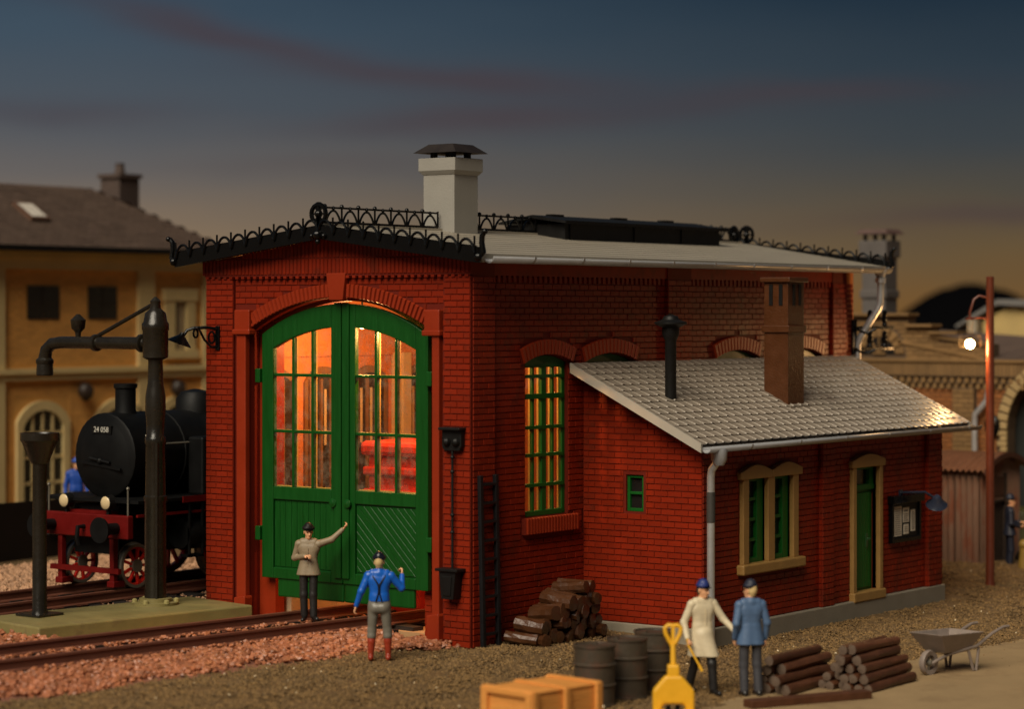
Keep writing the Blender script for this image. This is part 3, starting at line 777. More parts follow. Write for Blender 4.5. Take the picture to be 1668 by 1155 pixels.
    MB().prism([(k0, .56), (k1, .56), (k1, .94), (k0, .94)], FD, -.055, .015).build('kick_board', GREEN, leaf, bevel=.03)
    kn = MB(); ky = 3.24 if side == 1 else 2.90
    kn.lathe([(.05, .045), (.08, .09), (.085, .105), (.075, .12), (.05, .125), (.03, .135), (.01, .135)], (0, 0, 0), 'x', 14)
    kn.v = [(.16-p[0], p[1]+ky, p[2]+2.36) for p in kn.v]; kn.build('door_knob', GREEN, leaf, smooth=True)
    for zz in (1.72, 4.64):
        hy = 5.02 if side == 1 else 1.08
        MB().box(.05, .26, hy-.0*side if side == 1 else hy-.12, hy+.12 if side == 1 else hy, zz-.13, zz+.13).build('hinge', GREEN, leaf, bevel=.015)

# ---------------------------------------------------------------- roof of the shed
ex0, ex1 = -.32, 14.25
ey, ez, rz_ = -.42, 6.80, 7.36
def rslope(y): return ez+(rz_-ez)*(1-abs(y-3.135)/(3.135-ey))
roof = MB()
for sgn in (1,):
    poly = [(ey, ez-.06), (ey, ez), (3.135, rz_), (6.27-ey, ez), (6.27-ey, ez-.06), (3.135, rz_-.12)]
roof.prism(poly, ((0, 0, 0), (0, 1, 0), (-1, 0, 0)), -ex1, -ex0)
rf = roof.build('roof', GREYROOF, shed)
nst = 11
for k in range(nst):                                       # lapped felt strips running along the building
    ya, yb = ey+(3.135-ey)*k/nst, ey+(3.135-ey)*(k+1)/nst
    za, zb = rslope(ya)+.018, rslope(yb)+.012
    MB().add([(ex0+.02, ya-.01, za), (ex1-.02, ya-.01, za), (ex1-.02, yb, zb), (ex0+.02, yb, zb), (ex0+.02, ya-.01, za-.03), (ex1-.02, ya-.01, za-.03)], [(0,1,2,3), (0,4,5,1)]).build('roof_strip', GREYROOF, rf)
MB().box(ex0, ex1, ey-.03, ey+.02, ez-.13, ez+.02).build('fascia', GREYROOF, shed)
def gutter(parent, x0, x1, y, z, r, m, clips, zslope=0):
    b = MB(); n = 9; prof = [(r*math.cos(PI+PI*i/(n-1)), r*math.sin(PI+PI*i/(n-1))) for i in range(n)]
    prof2 = [(p[0]*.82, p[1]*.82) for p in prof[::-1]]; pr = prof+prof2; k = len(pr); vs = []
    for x in (x0, x1): vs += [(x, y+p[0], z+p[1]) for p in pr]
    b.add(vs, [tuple(range(k)), tuple(range(2*k-1, k-1, -1))]+[(i, k+i, k+(i+1) % k, (i+1) % k) for i in range(k)])
    g = b.build('gutter', m, parent, smooth=False)
    g.data.polygons.foreach_set('use_smooth', [len(p.vertices) == 4 for p in g.data.polygons])
    for x in clips:
        c = MB(); pc = [(r*1.10*math.cos(PI+PI*i/(n-1)), r*1.10*math.sin(PI+PI*i/(n-1))) for i in range(n)]
        pi = [(p[0]*.9, p[1]*.9) for p in pc[::-1]]; pq = pc+pi; k = len(pq); vs = []
        for xx in (x-.025, x+.025): vs += [(xx, y+p[0], z+p[1]+.01) for p in pq]
        c.add(vs, [tuple(range(k)), tuple(range(2*k-1, k-1, -1))]+[(i, k+i, k+(i+1) % k, (i+1) % k) for i in range(k)])
        c.build('gutter_clip', m, g)
    return g
gutter(shed, -.24, 14.15, -.535, 6.77, .115, ZINC, [.95+1.48*i for i in range(9)])
# downpipe at the far end of the long wall
dp = MB().tube([(13.85, -.5, 6.68), (13.85, -.5, 6.40), (13.85, -.5, 6.05), (13.84, -.47, 5.92), (13.62, -.12, 5.25), (13.60, -.08, 5.10), (13.60, -.08, 4.55)], .075, 12)
d = dp.build('downpipe', SILVER, shed, smooth=True)
MB().lathe([(.12, .02), (.12, .12), (.085, .13)], (13.85, -.5, 6.44), 'z', 14).build('pipe_collar', SILVER, d, smooth=True)
MB().lathe([(.075, 0), (.16, .16), (.16, .20)], (13.85, -.5, 6.55), 'z', 14).build('pipe_hopper', ZINC, d, smooth=True)
# telegraph bracket on the rear corner
tb = thing('insulator_bracket', 'black iron bracket with two arms of insulators on the rear corner of the shed', 'bracket', (13.58, -.02, 4.9))
MB().box(-.16, .0, -.05, .0, .0, .75).tube([(-.05, -.06, .1), (.05, -.25, .02), (.2, -.4, .1)], .03, 6).tube([(-.05, -.06, .55), (.05, -.25, .46), (.2, -.4, .55)], .03, 6).build('back_plate', BLACKM, tb)
for zz in (.12, .58):
    am = MB().bar((-.1, -.05, zz), (.95, -.42, zz), .05, .06).build('arm', BLACKM, tb)
    for k in (.40, .78):
        px_, py_ = -.1+1.05*k, -.05-.37*k
        MB().lathe([(.035, 0), (.06, .03), (.045, .08), (.07, .12), (.07, .2), (.045, .22), (.062, .26), (.05, .33), (.01, .36)], (px_, py_, zz+.03), 'z', 10).build('insulator', BLACKM, tb, smooth=True)

# ---------------------------------------------------------------- barge boards and iron cresting
def cresting(parent, p0, p1, n, h, name, loops='hoop', up=(0, 0, 1)):
    p0, p1 = Vector(p0), Vector(p1); d = p1-p0; st = d/n; upv = Vector((0, 0, 1))
    b = MB()
    b.bar(p0, p1, .04, .045)
    if loops == 'lace': b.bar(p0+upv*h, p1+upv*h, .035, .035)
    for i in range(n+1):
        q = p0+st*i
        b.bar(q-upv*(.13 if loops == 'hoop' else 0)-Vector((.05 if loops == 'hoop' else 0, 0, 0)), q+upv*(h*1.35 if loops == 'hoop' else h*1.12)-Vector((.05 if loops == 'hoop' else 0, 0, 0)), .026, .026)
        if loops == 'lace' and i < n: b.ball(q+st*.5+upv*(h*.98), .036, 6); b.bar(q+st*.5+upv*h, q+st*.5+upv*h*.72, .025, .025); b.ball(q+upv*(h*1.1), .04, 6)
        if i < n:
            if loops == 'hoop':
                pts_ = [q+st*(k/10)+upv*(-.10+(h+.08)*math.sin(PI*k/10)**.6) for k in range(11)]
            else:
                pts_ = [q+st*(.06+.88*k/8)+upv*(h*.02+h*.80*math.sin(PI*k/8)**.8) for k in range(9)]
            b.tube([p_-Vector((.05 if loops == 'hoop' else 0, 0, 0)) for p_ in pts_], .026 if loops == 'hoop' else .022, 5, cap=False)
    return b.build(name, BLACKM, parent)
def scroll(parent, c, r, ax):
    """rosette finial: a ring with a boss"""
    b = MB(); ax = Vector(ax); upv = Vector((0, 0, 1)); c = Vector(c)
    b.tube([c+ax*(r*math.cos(t))+upv*(r*math.sin(t)) for t in [2*PI*k/14 for k in range(15)]], r*.26, 6)
    b.ball(c, r*.45, 7); nn = ax.cross(upv)
    for k in range(6):
        t = PI*k/3; b.bar(c, c+ax*(r*math.cos(t))+upv*(r*math.sin(t)), .03, .03)
    b.bar(c-upv*r*1.3, c+upv*r*1.25, .05, .05)
    return b.build('finial', BLACKM, parent, smooth=True)
for xb, front in ((-.42, True), (14.30, False)):
    apz = 7.36; enz = 6.93; yl, yr = 6.72, -.45
    bo = MB()
    for (ya, yb) in ((yr, 3.135), (yl, 3.135)):
        bo.add([(xb-.03, ya, 6.66), (xb-.03, yb, 7.13), (xb-.03, yb, apz), (xb-.03, ya, enz), (xb+.06, ya, 6.66), (xb+.06, yb, 7.13), (xb+.06, yb, apz), (xb+.06, ya, enz)],
               [(0,1,2,3), (7,6,5,4), (0,4,5,1), (1,5,6,2), (2,6,7,3), (3,7,4,0)])
    bd = bo.build('barge_board', BLACKM, shed)
    cresting(bd, (xb, yr+.05, enz), (xb, 3.135, apz), 10, .14, 'cresting')
    cresting(bd, (xb, 3.135, apz), (xb, yl-.05, enz), 10, .14, 'cresting')
    scroll(bd, (xb, 3.16, apz+.22), .17, (0, 1, 0))
    if front: MB().ball((xb-.06, 3.13, 7.20), .09, 8).ball((xb-.06, 3.27, 7.18), .05, 6).ball((xb-.06, 2.99, 7.18), .05, 6).ball((xb-.06, 3.13, 7.08), .05, 6).build('rosette', BLACKM, bd, smooth=True)
    for (yy, sg) in ((yr, -1), (yl, 1)):
        e = MB().tube([(xb, yy, 6.74), (xb, yy+sg*.10, 6.84), (xb, yy+sg*.07, 7.0), (xb, yy+sg*.08, 7.12), (xb, yy+sg*.15, 7.20)], [.05, .055, .05, .05, .04], 8)
        e.ball((xb-.03, yy+sg*.02, 6.76), .075, 8).ball((xb-.03, yy+sg*.16, 7.19), .05, 7)
        e.build('scroll_end', BLACKM, bd, smooth=True)
rc = MB().box(ex0, 13.9, 3.09, 3.18, rz_-.02, rz_+.05).build('ridge_cap', GREYROOF, shed)
cresting(rc, (-.28, 3.135, rz_+.07), (2.98, 3.135, rz_+.07), 7, .27, 'cresting', 'lace')
cresting(rc, (3.82, 3.135, rz_+.07), (6.6, 3.135, rz_+.07), 6, .27, 'cresting', 'lace')
cresting(rc, (11.9, 3.135, rz_+.07), (13.6, 3.135, rz_+.07), 4, .27, 'cresting', 'lace')
scroll(rc, (13.72, 3.135, rz_+.20), .17, (1, 0, 0))
# roof vent on the ridge (long, black)
vt = MB().box(6.15, 11.95, 2.42, 3.85, 7.1, 7.58).build('roof_vent', BLACKR, shed)
MB().prism([(2.30, 7.585), (2.30, 7.63), (3.135, 7.77), (3.97, 7.63), (3.97, 7.585), (3.135, 7.70)], ((0, 0, 0), (0, 1, 0), (-1, 0, 0)), -12.1, -6.0).build('vent_lid', BLACKR, vt)
MB().box(6.0, 12.1, 2.27, 2.30, 7.57, 7.64).build('vent_edge', BLACKM, vt)
for x in (6.3, 8.6, 10.4):
    MB().box(x, x+.05, 2.395, 2.43, 7.25, 7.58).build('vent_strut', BLACKM, vt)
    MB().box(x+.3, x+.7, 3.05, 3.22, 7.74, 7.80).build('vent_handle', BLACKM, vt)
# main chimney
ch = MB().box(3.06, 3.80, 2.80, 3.55, 7.0, 8.50).build('chimney', CHIMG, shed, bevel=.012)
MB().add([(3.05, 2.79, 8.44), (3.81, 2.79, 8.44), (3.81, 3.56, 8.44), (3.05, 3.56, 8.44), (2.99, 2.73, 8.52), (3.87, 2.73, 8.52), (3.87, 3.62, 8.52), (2.99, 3.62, 8.52), (2.99, 2.73, 8.76), (3.87, 2.73, 8.76), (3.87, 3.62, 8.76), (2.99, 3.62, 8.76)],
         [(0,1,2,3),(0,1,5,4),(1,2,6,5),(2,3,7,6),(3,0,4,7),(4,5,9,8),(5,6,10,9),(6,7,11,10),(7,4,8,11),(8,9,10,11)]).build('chimney_cap', CHIMG, ch, bevel=.012)
for (x, y) in ((3.20, 2.95), (3.66, 2.95), (3.20, 3.40), (3.66, 3.40)): MB().box(x-.05, x+.05, y-.05, y+.05, 8.75, 8.90).build('hood_leg', BLACKR, ch)
MB().add([(2.92, 2.66, 8.86), (3.94, 2.66, 8.86), (3.94, 3.69, 8.86), (2.92, 3.69, 8.86), (3.12, 2.66+.22, 9.03), (3.74, 2.88, 9.03), (3.74, 3.47, 9.03), (3.12, 3.47, 9.03)],
         [(0,3,2,1),(4,5,6,7),(0,1,5,4),(1,2,6,5),(2,3,7,6),(3,0,4,7)]).build('chimney_hood', mat('hood_iron', (.018, .012, .009), .5, var=.2), ch)

# ---------------------------------------------------------------- lamps and contents inside
bulbm = emit('warm_bulb', (1, .55, .18), 60)
for i, (x, y) in enumerate(((1.9, 4.1), (.95, 1.75), (8.2, 4.0))):
    lp = thing('hanging_lamp', ['glowing lamp hanging inside the shed behind the left door', 'glowing lamp hanging inside the shed just behind the right door', 'glowing lamp hanging deep inside the shed'][i], 'lamp', (x, y, 5.6), group='lamps inside the shed')
    MB().tube([(0, 0, .05), (0, 0, 1.0)], .02, 6).build('cable', BLACKR, lp)
    MB().lathe([(.05, .1), (.22, .0), (.21, -.01), (.04, .08)], (0, 0, 0), 'z', 14).build('lamp_shade', BLACKR, lp, smooth=True)
    MB().ball((0, 0, -.05), .055, 8).build('bulb', bulbm, lp, smooth=True)
    ld = bpy.data.lights.new('lamp_light', 'POINT'); lo = bpy.data.objects.new('lamp_light', ld); C.objects.link(lo)
    ld.energy = (400, 400, 150)[i]; ld.color = (1, .50, .17); ld.shadow_soft_size = .12; lo.parent = lp; lo.location = (0, 0, -.16)
FSW = ((0, SW-.3, 0), (1, 0, 0), (0, -1, 0))
BROWNF = mat('brown_inner_frame', (.20, .10, .04), .4, var=.2)
for (w0, w1) in ((1.05, 1.95), (2.45, 3.35), (3.85, 4.75), (5.5, 6.4)):
    c = seg_arc(w0, w1, 4.45, .16)
    arcp = arc_pts(c[0], c[1], c[2], PI/2-c[3], PI/2+c[3], 8)
    iw = MB().prism([(w0-.12, 1.9), (w1+.12, 1.9), (w1+.12, 4.45)]+[(p[0]*1.0, p[1]+.14) for p in arcp]+[(w0-.12, 4.45)], FSW, .0, .05).build('inner_window', BROWNF, shed)
    MB().prism([(w0, 2.0), (w1, 2.0), (w1, 4.45)]+arcp+[(w0, 4.45)], FSW, .05, .056).build('pane', mat('night_pane', (.035, .022, .012), .12, var=.1), iw)
    for k in (.0, .36, .68, 1.0): MB().prism([(w0+(w1-w0)*k-.03, 2.0), (w0+(w1-w0)*k+.03, 2.0), (w0+(w1-w0)*k+.03, 4.5), (w0+(w1-w0)*k-.03, 4.5)], FSW, .055, .10).build('mullion', BROWNF, iw)
    for k in (.18, .52): MB().prism([(w0+(w1-w0)*k-.035, 3.2), (w0+(w1-w0)*k+.035, 3.2), (w0+(w1-w0)*k+.035, 4.3), (w0+(w1-w0)*k-.035, 4.3)], FSW, .057, .065).build('reflection_streak', CREAMS, iw)  # pale streaks painted in for reflections on the glass
    MB().prism([(w0-.2, 1.78), (w1+.2, 1.78), (w1+.2, 1.92), (w0-.2, 1.92)], FSW, .0, .16).build('inner_sill', CREAMS, iw)
MB().box(.4, SLn-.3, SW-.36, SW-.30, 4.95, 5.15).build('inner_ledge', INNER, shed)
MB().box(5.02, 5.30, SW-.62, SW-.30, .1, 5.0).build('inner_pillar', CREAMS, shed, bevel=.02)
rd = thing('red_machine', 'bright red ribbed machine body seen through the lower panes of the right door', 'machine', (2.5, 3.42, .12))
mb_ = MB().box(-.5, .8, -.62, .62, .0, 3.0).build('casing', mat('red_machine_paint', (.55, .035, .015), .4, var=.15), rd, bevel=.05)
for z in (.7, 1.2, 1.7, 2.2, 2.62): MB().box(-.58, .86, -.70, .70, z, z+.16).build('rib', MATS['red_machine_paint'], rd, bevel=.04)
MB().box(-.62, .9, -.74, .74, 2.98, 3.26).build('lid', MATS['red_machine_paint'], rd, bevel=.09)
kb = thing('stone_block', 'cream stone block on the floor just inside the left door', 'block', (1.25, 5.2, .12))
MB().box(-.6, .75, -.42, .35, 0, .42).build('block', CREAMS, kb, bevel=.03)

# ================================================================== LEAN-TO ANNEX
ax0, ax1, ayf = 3.46, 12.62, -2.5
annex = thing('office_annex', 'low red brick lean-to office with grey tiled roof beside the engine shed', 'building', (ax0, ayf, -.2), world=True)
PA = Pieces()
GA = ((ax0, 0, 0), (0, 1, 0), (-1, 0, 0)); FR = ((0, ayf, 0), (1, 0, 0), (0, -1, 0))
def aroof(y): return 4.86+(3.47-4.86)*(y/-2.78)          # top of tiles at a given y
ABRICK = BRICK
# gable wall, with the little window
gw = (-1.24, -.86, 2.19, 2.86)
b = MB()
b.prism([(ayf, .15), (gw[0], .15), (gw[0], aroof(gw[0])-.16), (ayf, aroof(ayf)-.16)], GA, -.25, 0)
b.prism([(gw[1], .15), (.09, .15), (.09, aroof(.09)-.16), (gw[1], aroof(gw[1])-.16)], GA, -.25, 0)
b.prism([(gw[0], .15), (gw[1], .15), (gw[1], gw[2]), (gw[0], gw[2])], GA, -.25, 0)
b.prism([(gw[0], gw[3]), (gw[1], gw[3]), (gw[1], aroof(gw[1])-.16), (gw[0], aroof(gw[0])-.16)], GA, -.25, 0)
gwall = b.build('gable_wall', BRICKW, annex)
brick_field(PA, gwall, GA, ayf, .08, .16, 4.7, allow=lambda s, z: z < aroof(s)-.2 and not (gw[0]-.04 < s < gw[1]+.04 and gw[2]-.02 < z < gw[3]+.03), L=.29, H=.112)
fw = MB()
for (s0, s1, z0, z1) in ((gw[0], gw[0]+.06, gw[2], gw[3]), (gw[1]-.06, gw[1], gw[2], gw[3]), (gw[0]+.06, gw[1]-.06, gw[2], gw[2]+.06), (gw[0]+.06, gw[1]-.06, gw[3]-.06, gw[3]), (gw[0]+.06, gw[1]-.06, 2.50, 2.55)):
    fw.prism([(s0, z0), (s1, z0), (s1, z1), (s0, z1)], GA, -.13, -.04)
gwin = fw.build('window', GREENW, annex, bevel=.008)
MB().prism([(gw[0], gw[2]), (gw[1], gw[2]), (gw[1], gw[3]), (gw[0], gw[3])], GA, -.12, -.10).build('pane', DARKWIN, gwin)
# front wall with window pair and door
OP = [(4.92, 5.60, 1.20, 2.80), (5.84, 6.52, 1.20, 2.80), (8.98, 9.92, .2, 2.80)]
b = MB(); x = ax0+.25; top = aroof(ayf)-.16
for (w0, w1, z0, z1) in OP:
    b.prism([(x, .1), (w0, .1), (w0, top), (x, top)], FR, -.25, 0)
    if z0 > .3: b.prism([(w0, .1), (w1, .1), (w1, z0), (w0, z0)], FR, -.25, 0)
    b.prism([(w0, z1), (w1, z1), (w1, top), (w0, top)], FR, -.25, 0); x = w1
b.prism([(x, .1), (ax1, .1), (ax1, top), (x, top)], FR, -.25, 0)
fwall = b.build('front_wall', BRICKW, annex)
def allowA(s, z):
    if 7.6 < s < 8.05 or s > 12.0: return False
    if 4.66 < s < 6.80 and 1.0 < z < 3.0: return False
    if 8.82 < s < 10.08 and z < 2.98: return False
    return True
brick_field(PA, fwall, FR, ax0, ax1, .16, 3.3, allow=allowA, L=.285, H=.112)
for (x0, x1) in ((7.6, 8.05), (12.0, ax1)):
    pf = MB().box(x0, x1, ayf-.09, ayf+.001, .05, top).build('front_pier', BRICKW, annex)
    brick_field(PA, pf, ((0, ayf-.09, 0), (1, 0, 0), (0, -1, 0)), x0, x1, .16, 3.3, L=.285, H=.112)
    brick_field(PA, pf, ((x0, 0, 0), (0, 1, 0), (-1, 0, 0)), ayf-.09, ayf-.02, .16, 3.3, full=False, H=.112)
finish_bricks(PA, ABRICK, annex)
MB().box(ax1-.25, ax1, ayf+.25, .08, .1, 3.2).build('end_wall', BRICKW, annex)
MB().box(ax0+.26, ax1-.26, -.02, .05, .1, 4.6).build('inner_wall', DARKWIN, annex)
MB().box(ax0-.035, ax1+.10, ayf-.12, .06, -.45, .155).build('plinth', PLINTH, annex, bevel=.02)
# window pair: stone surround
ws = MB()
for (x0, x1) in ((4.72, 4.92), (5.60, 5.84), (6.52, 6.72)): ws.box(x0, x1, ayf-.09, ayf+.10, 1.20, 2.80)
surround = ws.build('window_surround', OCHRE, annex, bevel=.018)
MB().box(4.60, 6.86, ayf-.17, ayf+.08, 1.02, 1.21).build('sill', OCHRE, surround, bevel=.03)
for (c0, c1) in ((4.62, 5.715), (5.725, 6.82)):
    m_ = (c0+c1)/2
    MB().prism([(c0, 2.76), (c1, 2.76), (c1, 2.90)]+[(c1-.08+(c0+.08-(c1-.08))*k/8, 2.92+.10*math.sin(PI*k/8)) for k in range(9)]+[(c0, 2.90)], FR, -.05, .115).build('lintel', OCHRE, surround, bevel=.015)
for (w0, w1, z0, z1) in OP[:2]:
    f2 = MB()
    for (s0, s1, a0, a1) in ((w0, w0+.10, z0, z1), (w1-.22, w1, z0, z1), (w0+.10, w1-.22, z0, z0+.1), (w0+.10, w1-.22, z1-.1, z1)): f2.prism([(s0, a0), (s1, a0), (s1, a1), (s0, a1)], FR, -.14, -.03)
    wn2 = f2.build('window', GREENW, annex, bevel=.01)
    for k in range(1, 4):
        zz = z0+.05+(z1-z0-.1)*k/4; MB().prism([(w0+.1, zz-.03), (w1-.22, zz-.03), (w1-.22, zz+.03), (w0+.1, zz+.03)], FR, -.12, -.05).build('glazing_bar', GREENW, wn2)
    MB().prism([(w0, z0), (w1, z0), (w1, z1), (w0, z1)], FR, -.13, -.11).build('pane', DARKWIN, wn2)
# door
dw0, dw1, dz0, dz1 = OP[2]
ds = MB()
for (x0, x1) in ((8.84, 8.98), (9.92, 10.06)): ds.box(x0, x1, ayf-.09, ayf+.10, .30, 2.80)
dsr = ds.build('door_surround', OCHRE, annex, bevel=.018)
MB().box(8.80, 10.10, ayf-.14, ayf+.10, .12, .31).build('door_step', OCHRE, dsr, bevel=.025)
MB().prism([(8.78, 2.76), (10.12, 2.76), (10.12, 2.90)]+[(10.05-1.2*k/8, 2.92+.10*math.sin(PI*k/8)) for k in range(9)]+[(8.78, 2.90)], FR, -.05, .115).build('lintel', OCHRE, dsr, bevel=.015)
b = MB().prism([(dw0, .3), (dw1, .3), (dw1, 2.30), (dw0, 2.30)], FR, -.16, -.10)
dr = b.build('door', GREENW, annex)
s = dw0+.09
while s < dw1-.1:
    MB().prism([(s+.005, .36), (s+.105, .36), (s+.105, 2.24), (s+.005, 2.24)], FR, -.11, -.075).build('plank', GREENW, dr, bevel=.006, seg=1); s += .11
MB().prism([(dw0, 2.30), (dw1, 2.30), (dw1, 2.40), (dw0, 2.40)], FR, -.16, -.04).prism([(dw0, 2.40), (dw0+.1, 2.40), (dw0+.1, 2.8), (dw0, 2.8)], FR, -.16, -.06).prism([(dw1-.16, 2.40), (dw1, 2.40), (dw1, 2.8), (dw1-.16, 2.8)], FR, -.16, -.06).prism([(dw0+.1, 2.70), (dw1-.16, 2.70), (dw1-.16, 2.8), (dw0+.1, 2.8)], FR, -.16, -.06).build('fanlight_frame', GREENW, dr)
MB().prism([(dw0, 2.35), (dw1, 2.35), (dw1, 2.8), (dw0, 2.8)], FR, -.15, -.13).build('pane', DARKGLASS, dr)
MB().prism([(9.62, 1.15), (9.70, 1.15), (9.70, 1.42), (9.62, 1.42)], FR, -.08, -.06).tube([(9.66, ayf+.06, 1.32), (9.66, ayf-.01, 1.32), (9.54, ayf-.01, 1.31)], .018, 6).build('door_handle', mat('green_bronze', (.03, .09, .03), .35), dr)
# tiled roof
sl_len = math.hypot(2.80, 4.86-3.46); rowsN = 14; colsN = 38; rx0, rx1 = 2.95, 13.52
yT, zT, yE, zE = -.0, 4.86, -2.78, 3.47
rfr = MB()
rfr.add([(rx0+.03, yT+.05, zT+.0), (rx1-.03, yT+.05, zT), (rx1-.03, yE+.02, zE-.03), (rx0+.03, yE+.02, zE-.03), (rx0+.03, yT+.05, zT-.10), (rx1-.03, yT+.05, zT-.10), (rx1-.03, yE+.02, zE-.11), (rx0+.03, yE+.02, zE-.11)],
        [(0,1,2,3),(7,6,5,4),(0,4,5,1),(1,5,6,2),(2,6,7,3),(3,7,4,0)])
aroofo = rfr.build('roof', TILE, annex)
tw = (rx1-rx0)/colsN; th_ = sl_len/rowsN
tm = MB(); tl = th_*1.12
prof = [(0, 0), (.04, .0), (tw*.35, -.004), (tw*.70, .0), (tw*.735, .015), (tw*.80, .021), (tw*.94, .012), (tw, .002)]
vs = []
for (yy, dz) in ((0, .015), (-.03, .016), (-tl, .0)):          # local: x across, y down the slope is negative... lower edge at y=0
    vs += [(p[0], -yy, p[1]*(1 if yy > -.1 else .25)+dz) for p in prof]
k = len(prof)
vs += [(p[0], 0.002, p[1]-.004) for p in prof]
tm.add(vs, [(i, i+1, k+i+1, k+i) for i in range(k-1)]+[(k+i, k+i+1, 2*k+i+1, 2*k+i) for i in range(k-1)]+[(3*k+i, 3*k+i+1, i+1, i) for i in range(k-1)])
sdir = Vector((0, yE-yT, zE-zT)).normalized(); pitch = math.atan2(zT-zE, yT-yE)
spots = [(r_, c_) for r_ in range(rowsN) for c_ in range(colsN)]
def tile_pos(r_, c_):
    t = (rowsN-r_)/rowsN
    return Vector((rx0+c_*tw, yT+(yE-yT)*t, zT+(zE-zT)*t+.012))
spots.sort(key=lambda q: (tile_pos(*q)-CAM).length)
tme = None; rest = MB()
for idx, (r_, c_) in enumerate(spots):
    p = tile_pos(r_, c_)+Vector((random.uniform(-.004, .004), 0, random.uniform(-.003, .004)))
    if idx < 300:
        if tme is None: o = tm.build('tile', TILE, aroofo); tme = o.data
        else: o = bpy.data.objects.new('tile', tme); C.objects.link(o); o.parent = aroofo
        o.location = p-wall_origin(aroofo); o.rotation_euler = (pitch+random.uniform(-.01, .01), 0, random.uniform(-.008, .008))
    else:
        cp, sp = math.cos(pitch), math.sin(pitch)
        rest.add([(v[0]+p.x, v[1]*cp-v[2]*sp+p.y, v[1]*sp+v[2]*cp+p.z) for v in tm.v], tm.f)
stuff(rest.build('tile', TILE, annex))
# verge boards
for xv in (rx0-.02, rx1-.03):
    MB().add([(xv, .02, zT+.03), (xv, yE-.02, zE+.03), (xv, yE-.02, zE-.13), (xv, .02, zT-.15), (xv+.05, .02, zT+.03), (xv+.05, yE-.02, zE+.03), (xv+.05, yE-.02, zE-.13), (xv+.05, .02, zT-.15)],
             [(0,1,2,3),(7,6,5,4),(0,4,5,1),(1,5,6,2),(2,6,7,3),(3,7,4,0)]).build('verge_board', mat('verge_paint', (.42, .375, .31), .5, var=.08), annex)
MB().box(rx0+.04, ax0-.0, -2.45, -.02, 3.0, 3.02).v if False else None
gutter(annex, 3.0, 13.75, -2.87, 3.43, .10, ZINC, [4.4+1.75*i for i in range(6)])
apipe = MB().tube([(3.42, -2.86, 3.36), (3.42, -2.86, 3.20), (3.42, -2.72, 3.02), (3.42, -2.70, 2.9), (3.42, -2.70, -.3)], .07, 12).build('downpipe', SILVER, annex, smooth=True)
MB().lathe([(.09, 0), (.14, .10), (.15, .26), (.14, .3)], (3.42, -2.87, 3.10), 'z', 12).build('pipe_hopper', ZINC, apipe, smooth=True)
MB().tube([(3.42, -2.70, 2.62), (3.42, -2.70, 2.08)], .078, 12).build('pipe_sleeve', mat('pipe_tarnish', (.045, .04, .035), .6), apipe, smooth=True)
# annex brick chimney and stove pipe
cb = MB().box(7.80, 8.42, -1.72, -1.18, 3.8, 6.42).build('chimney', BROWNB, annex, bevel=.01)
MB().box(7.74, 8.48, -1.79, -1.11, 6.40, 6.50).build('chimney_cap', BROWNB, cb, bevel=.02)
MB().box(7.76, 8.46, -1.76, -1.14, 5.42, 5.56).build('chimney_band', BROWNB, cb, bevel=.015)
for yy in (-1.60, -1.38): MB().box(7.785, 7.81, yy, yy+.08, 5.95, 6.36).build('smoke_slot', BLACKR, cb)
for xx in (7.97, 8.2): MB().box(xx, xx+.09, -1.735, -1.70, 5.95, 6.36).build('smoke_slot', BLACKR, cb)
MB().box(7.70, 8.52, -1.84, -1.10, 3.86, 3.98).build('chimney_flashing', TILE, cb)
sp = MB().lathe([(.105, 4.1), (.105, 5.30), (.12, 5.32), (.16, 5.42), (.16, 5.55)], (4.30, -1.28, 0), 'z', 18).build('stove_pipe', BLACKR, annex, smooth=True)
MB().lathe([(.12, 5.52), (.30, 5.60), (.30, 5.63), (.16, 5.68), (.13, 5.74), (.02, 5.78)], (4.30, -1.28, 0), 'z', 18).build('pipe_cowl', BLACKR, sp, smooth=True)
# ================================================================== LEFT SIDE: water crane, locomotive, yellow building
pl = thing('crane_platform', 'low olive concrete platform carrying the water crane beside the shed', 'platform', (-4.81, 5.65, .1), math.atan2(-.159, .987))
MB().box(0, 4.62, 0, 1.95, 0, .32).build('slab', SLABM, pl, bevel=.03)
wc = thing('water_crane', 'tall dark iron water crane with swivelling arm, standing on the olive platform', 'water crane', (-1.25, 6.42, .42))
bs = MB().lathe([(.42, 0), (.42, .05), (.30, .06), (.30, .12), (.2, .13)], n=24).build('base_plate', SLABM, wc, smooth=True)
for k in range(6):
    t = k*PI/3+.3; MB().lathe([(.05, .04), (.05, .10), (.02, .12)], (.38*math.cos(t), .38*math.sin(t), 0), 'z', 8).build('bolt', mat('olive_bolt', (.35, .30, .12), .35), bs, smooth=True)
MB().lathe([(.20, .1), (.20, 1.9), (.215, 1.92), (.215, 2.0), (.19, 2.02), (.18, 2.95), (.195, 2.98), (.195, 3.08), (.165, 3.12), (.17, 3.35), (.19, 3.6), (.185, 3.85), (.145, 4.1), (.135, 4.5), (.15, 4.56)], n=24).build('column', CRANEM, wc, smooth=True)
MB().lathe([(.15, 4.52), (.235, 4.56), (.235, 5.05), (.25, 5.08), (.25, 5.18), (.22, 5.22), (.19, 5.38), (.10, 5.46), (.09, 5.55), (.10, 5.60), (.02, 5.68)], n=24).build('swivel_head', CRANEM, wc, smooth=True)
MB().tube([(-.13, -.16, .1), (-.13, -.16, 3.0)], .03, 8).build('control_rod', CRANEM, wc, smooth=True)
am = MB().tube([(0, .1, 4.82), (0, 2.52, 4.82), (0, 2.77, 4.79), (0, 2.92, 4.68), (0, 2.97, 4.5)], [.115, .115, .115, .12, .125], 16).build('arm', CRANEM, wc, smooth=True)
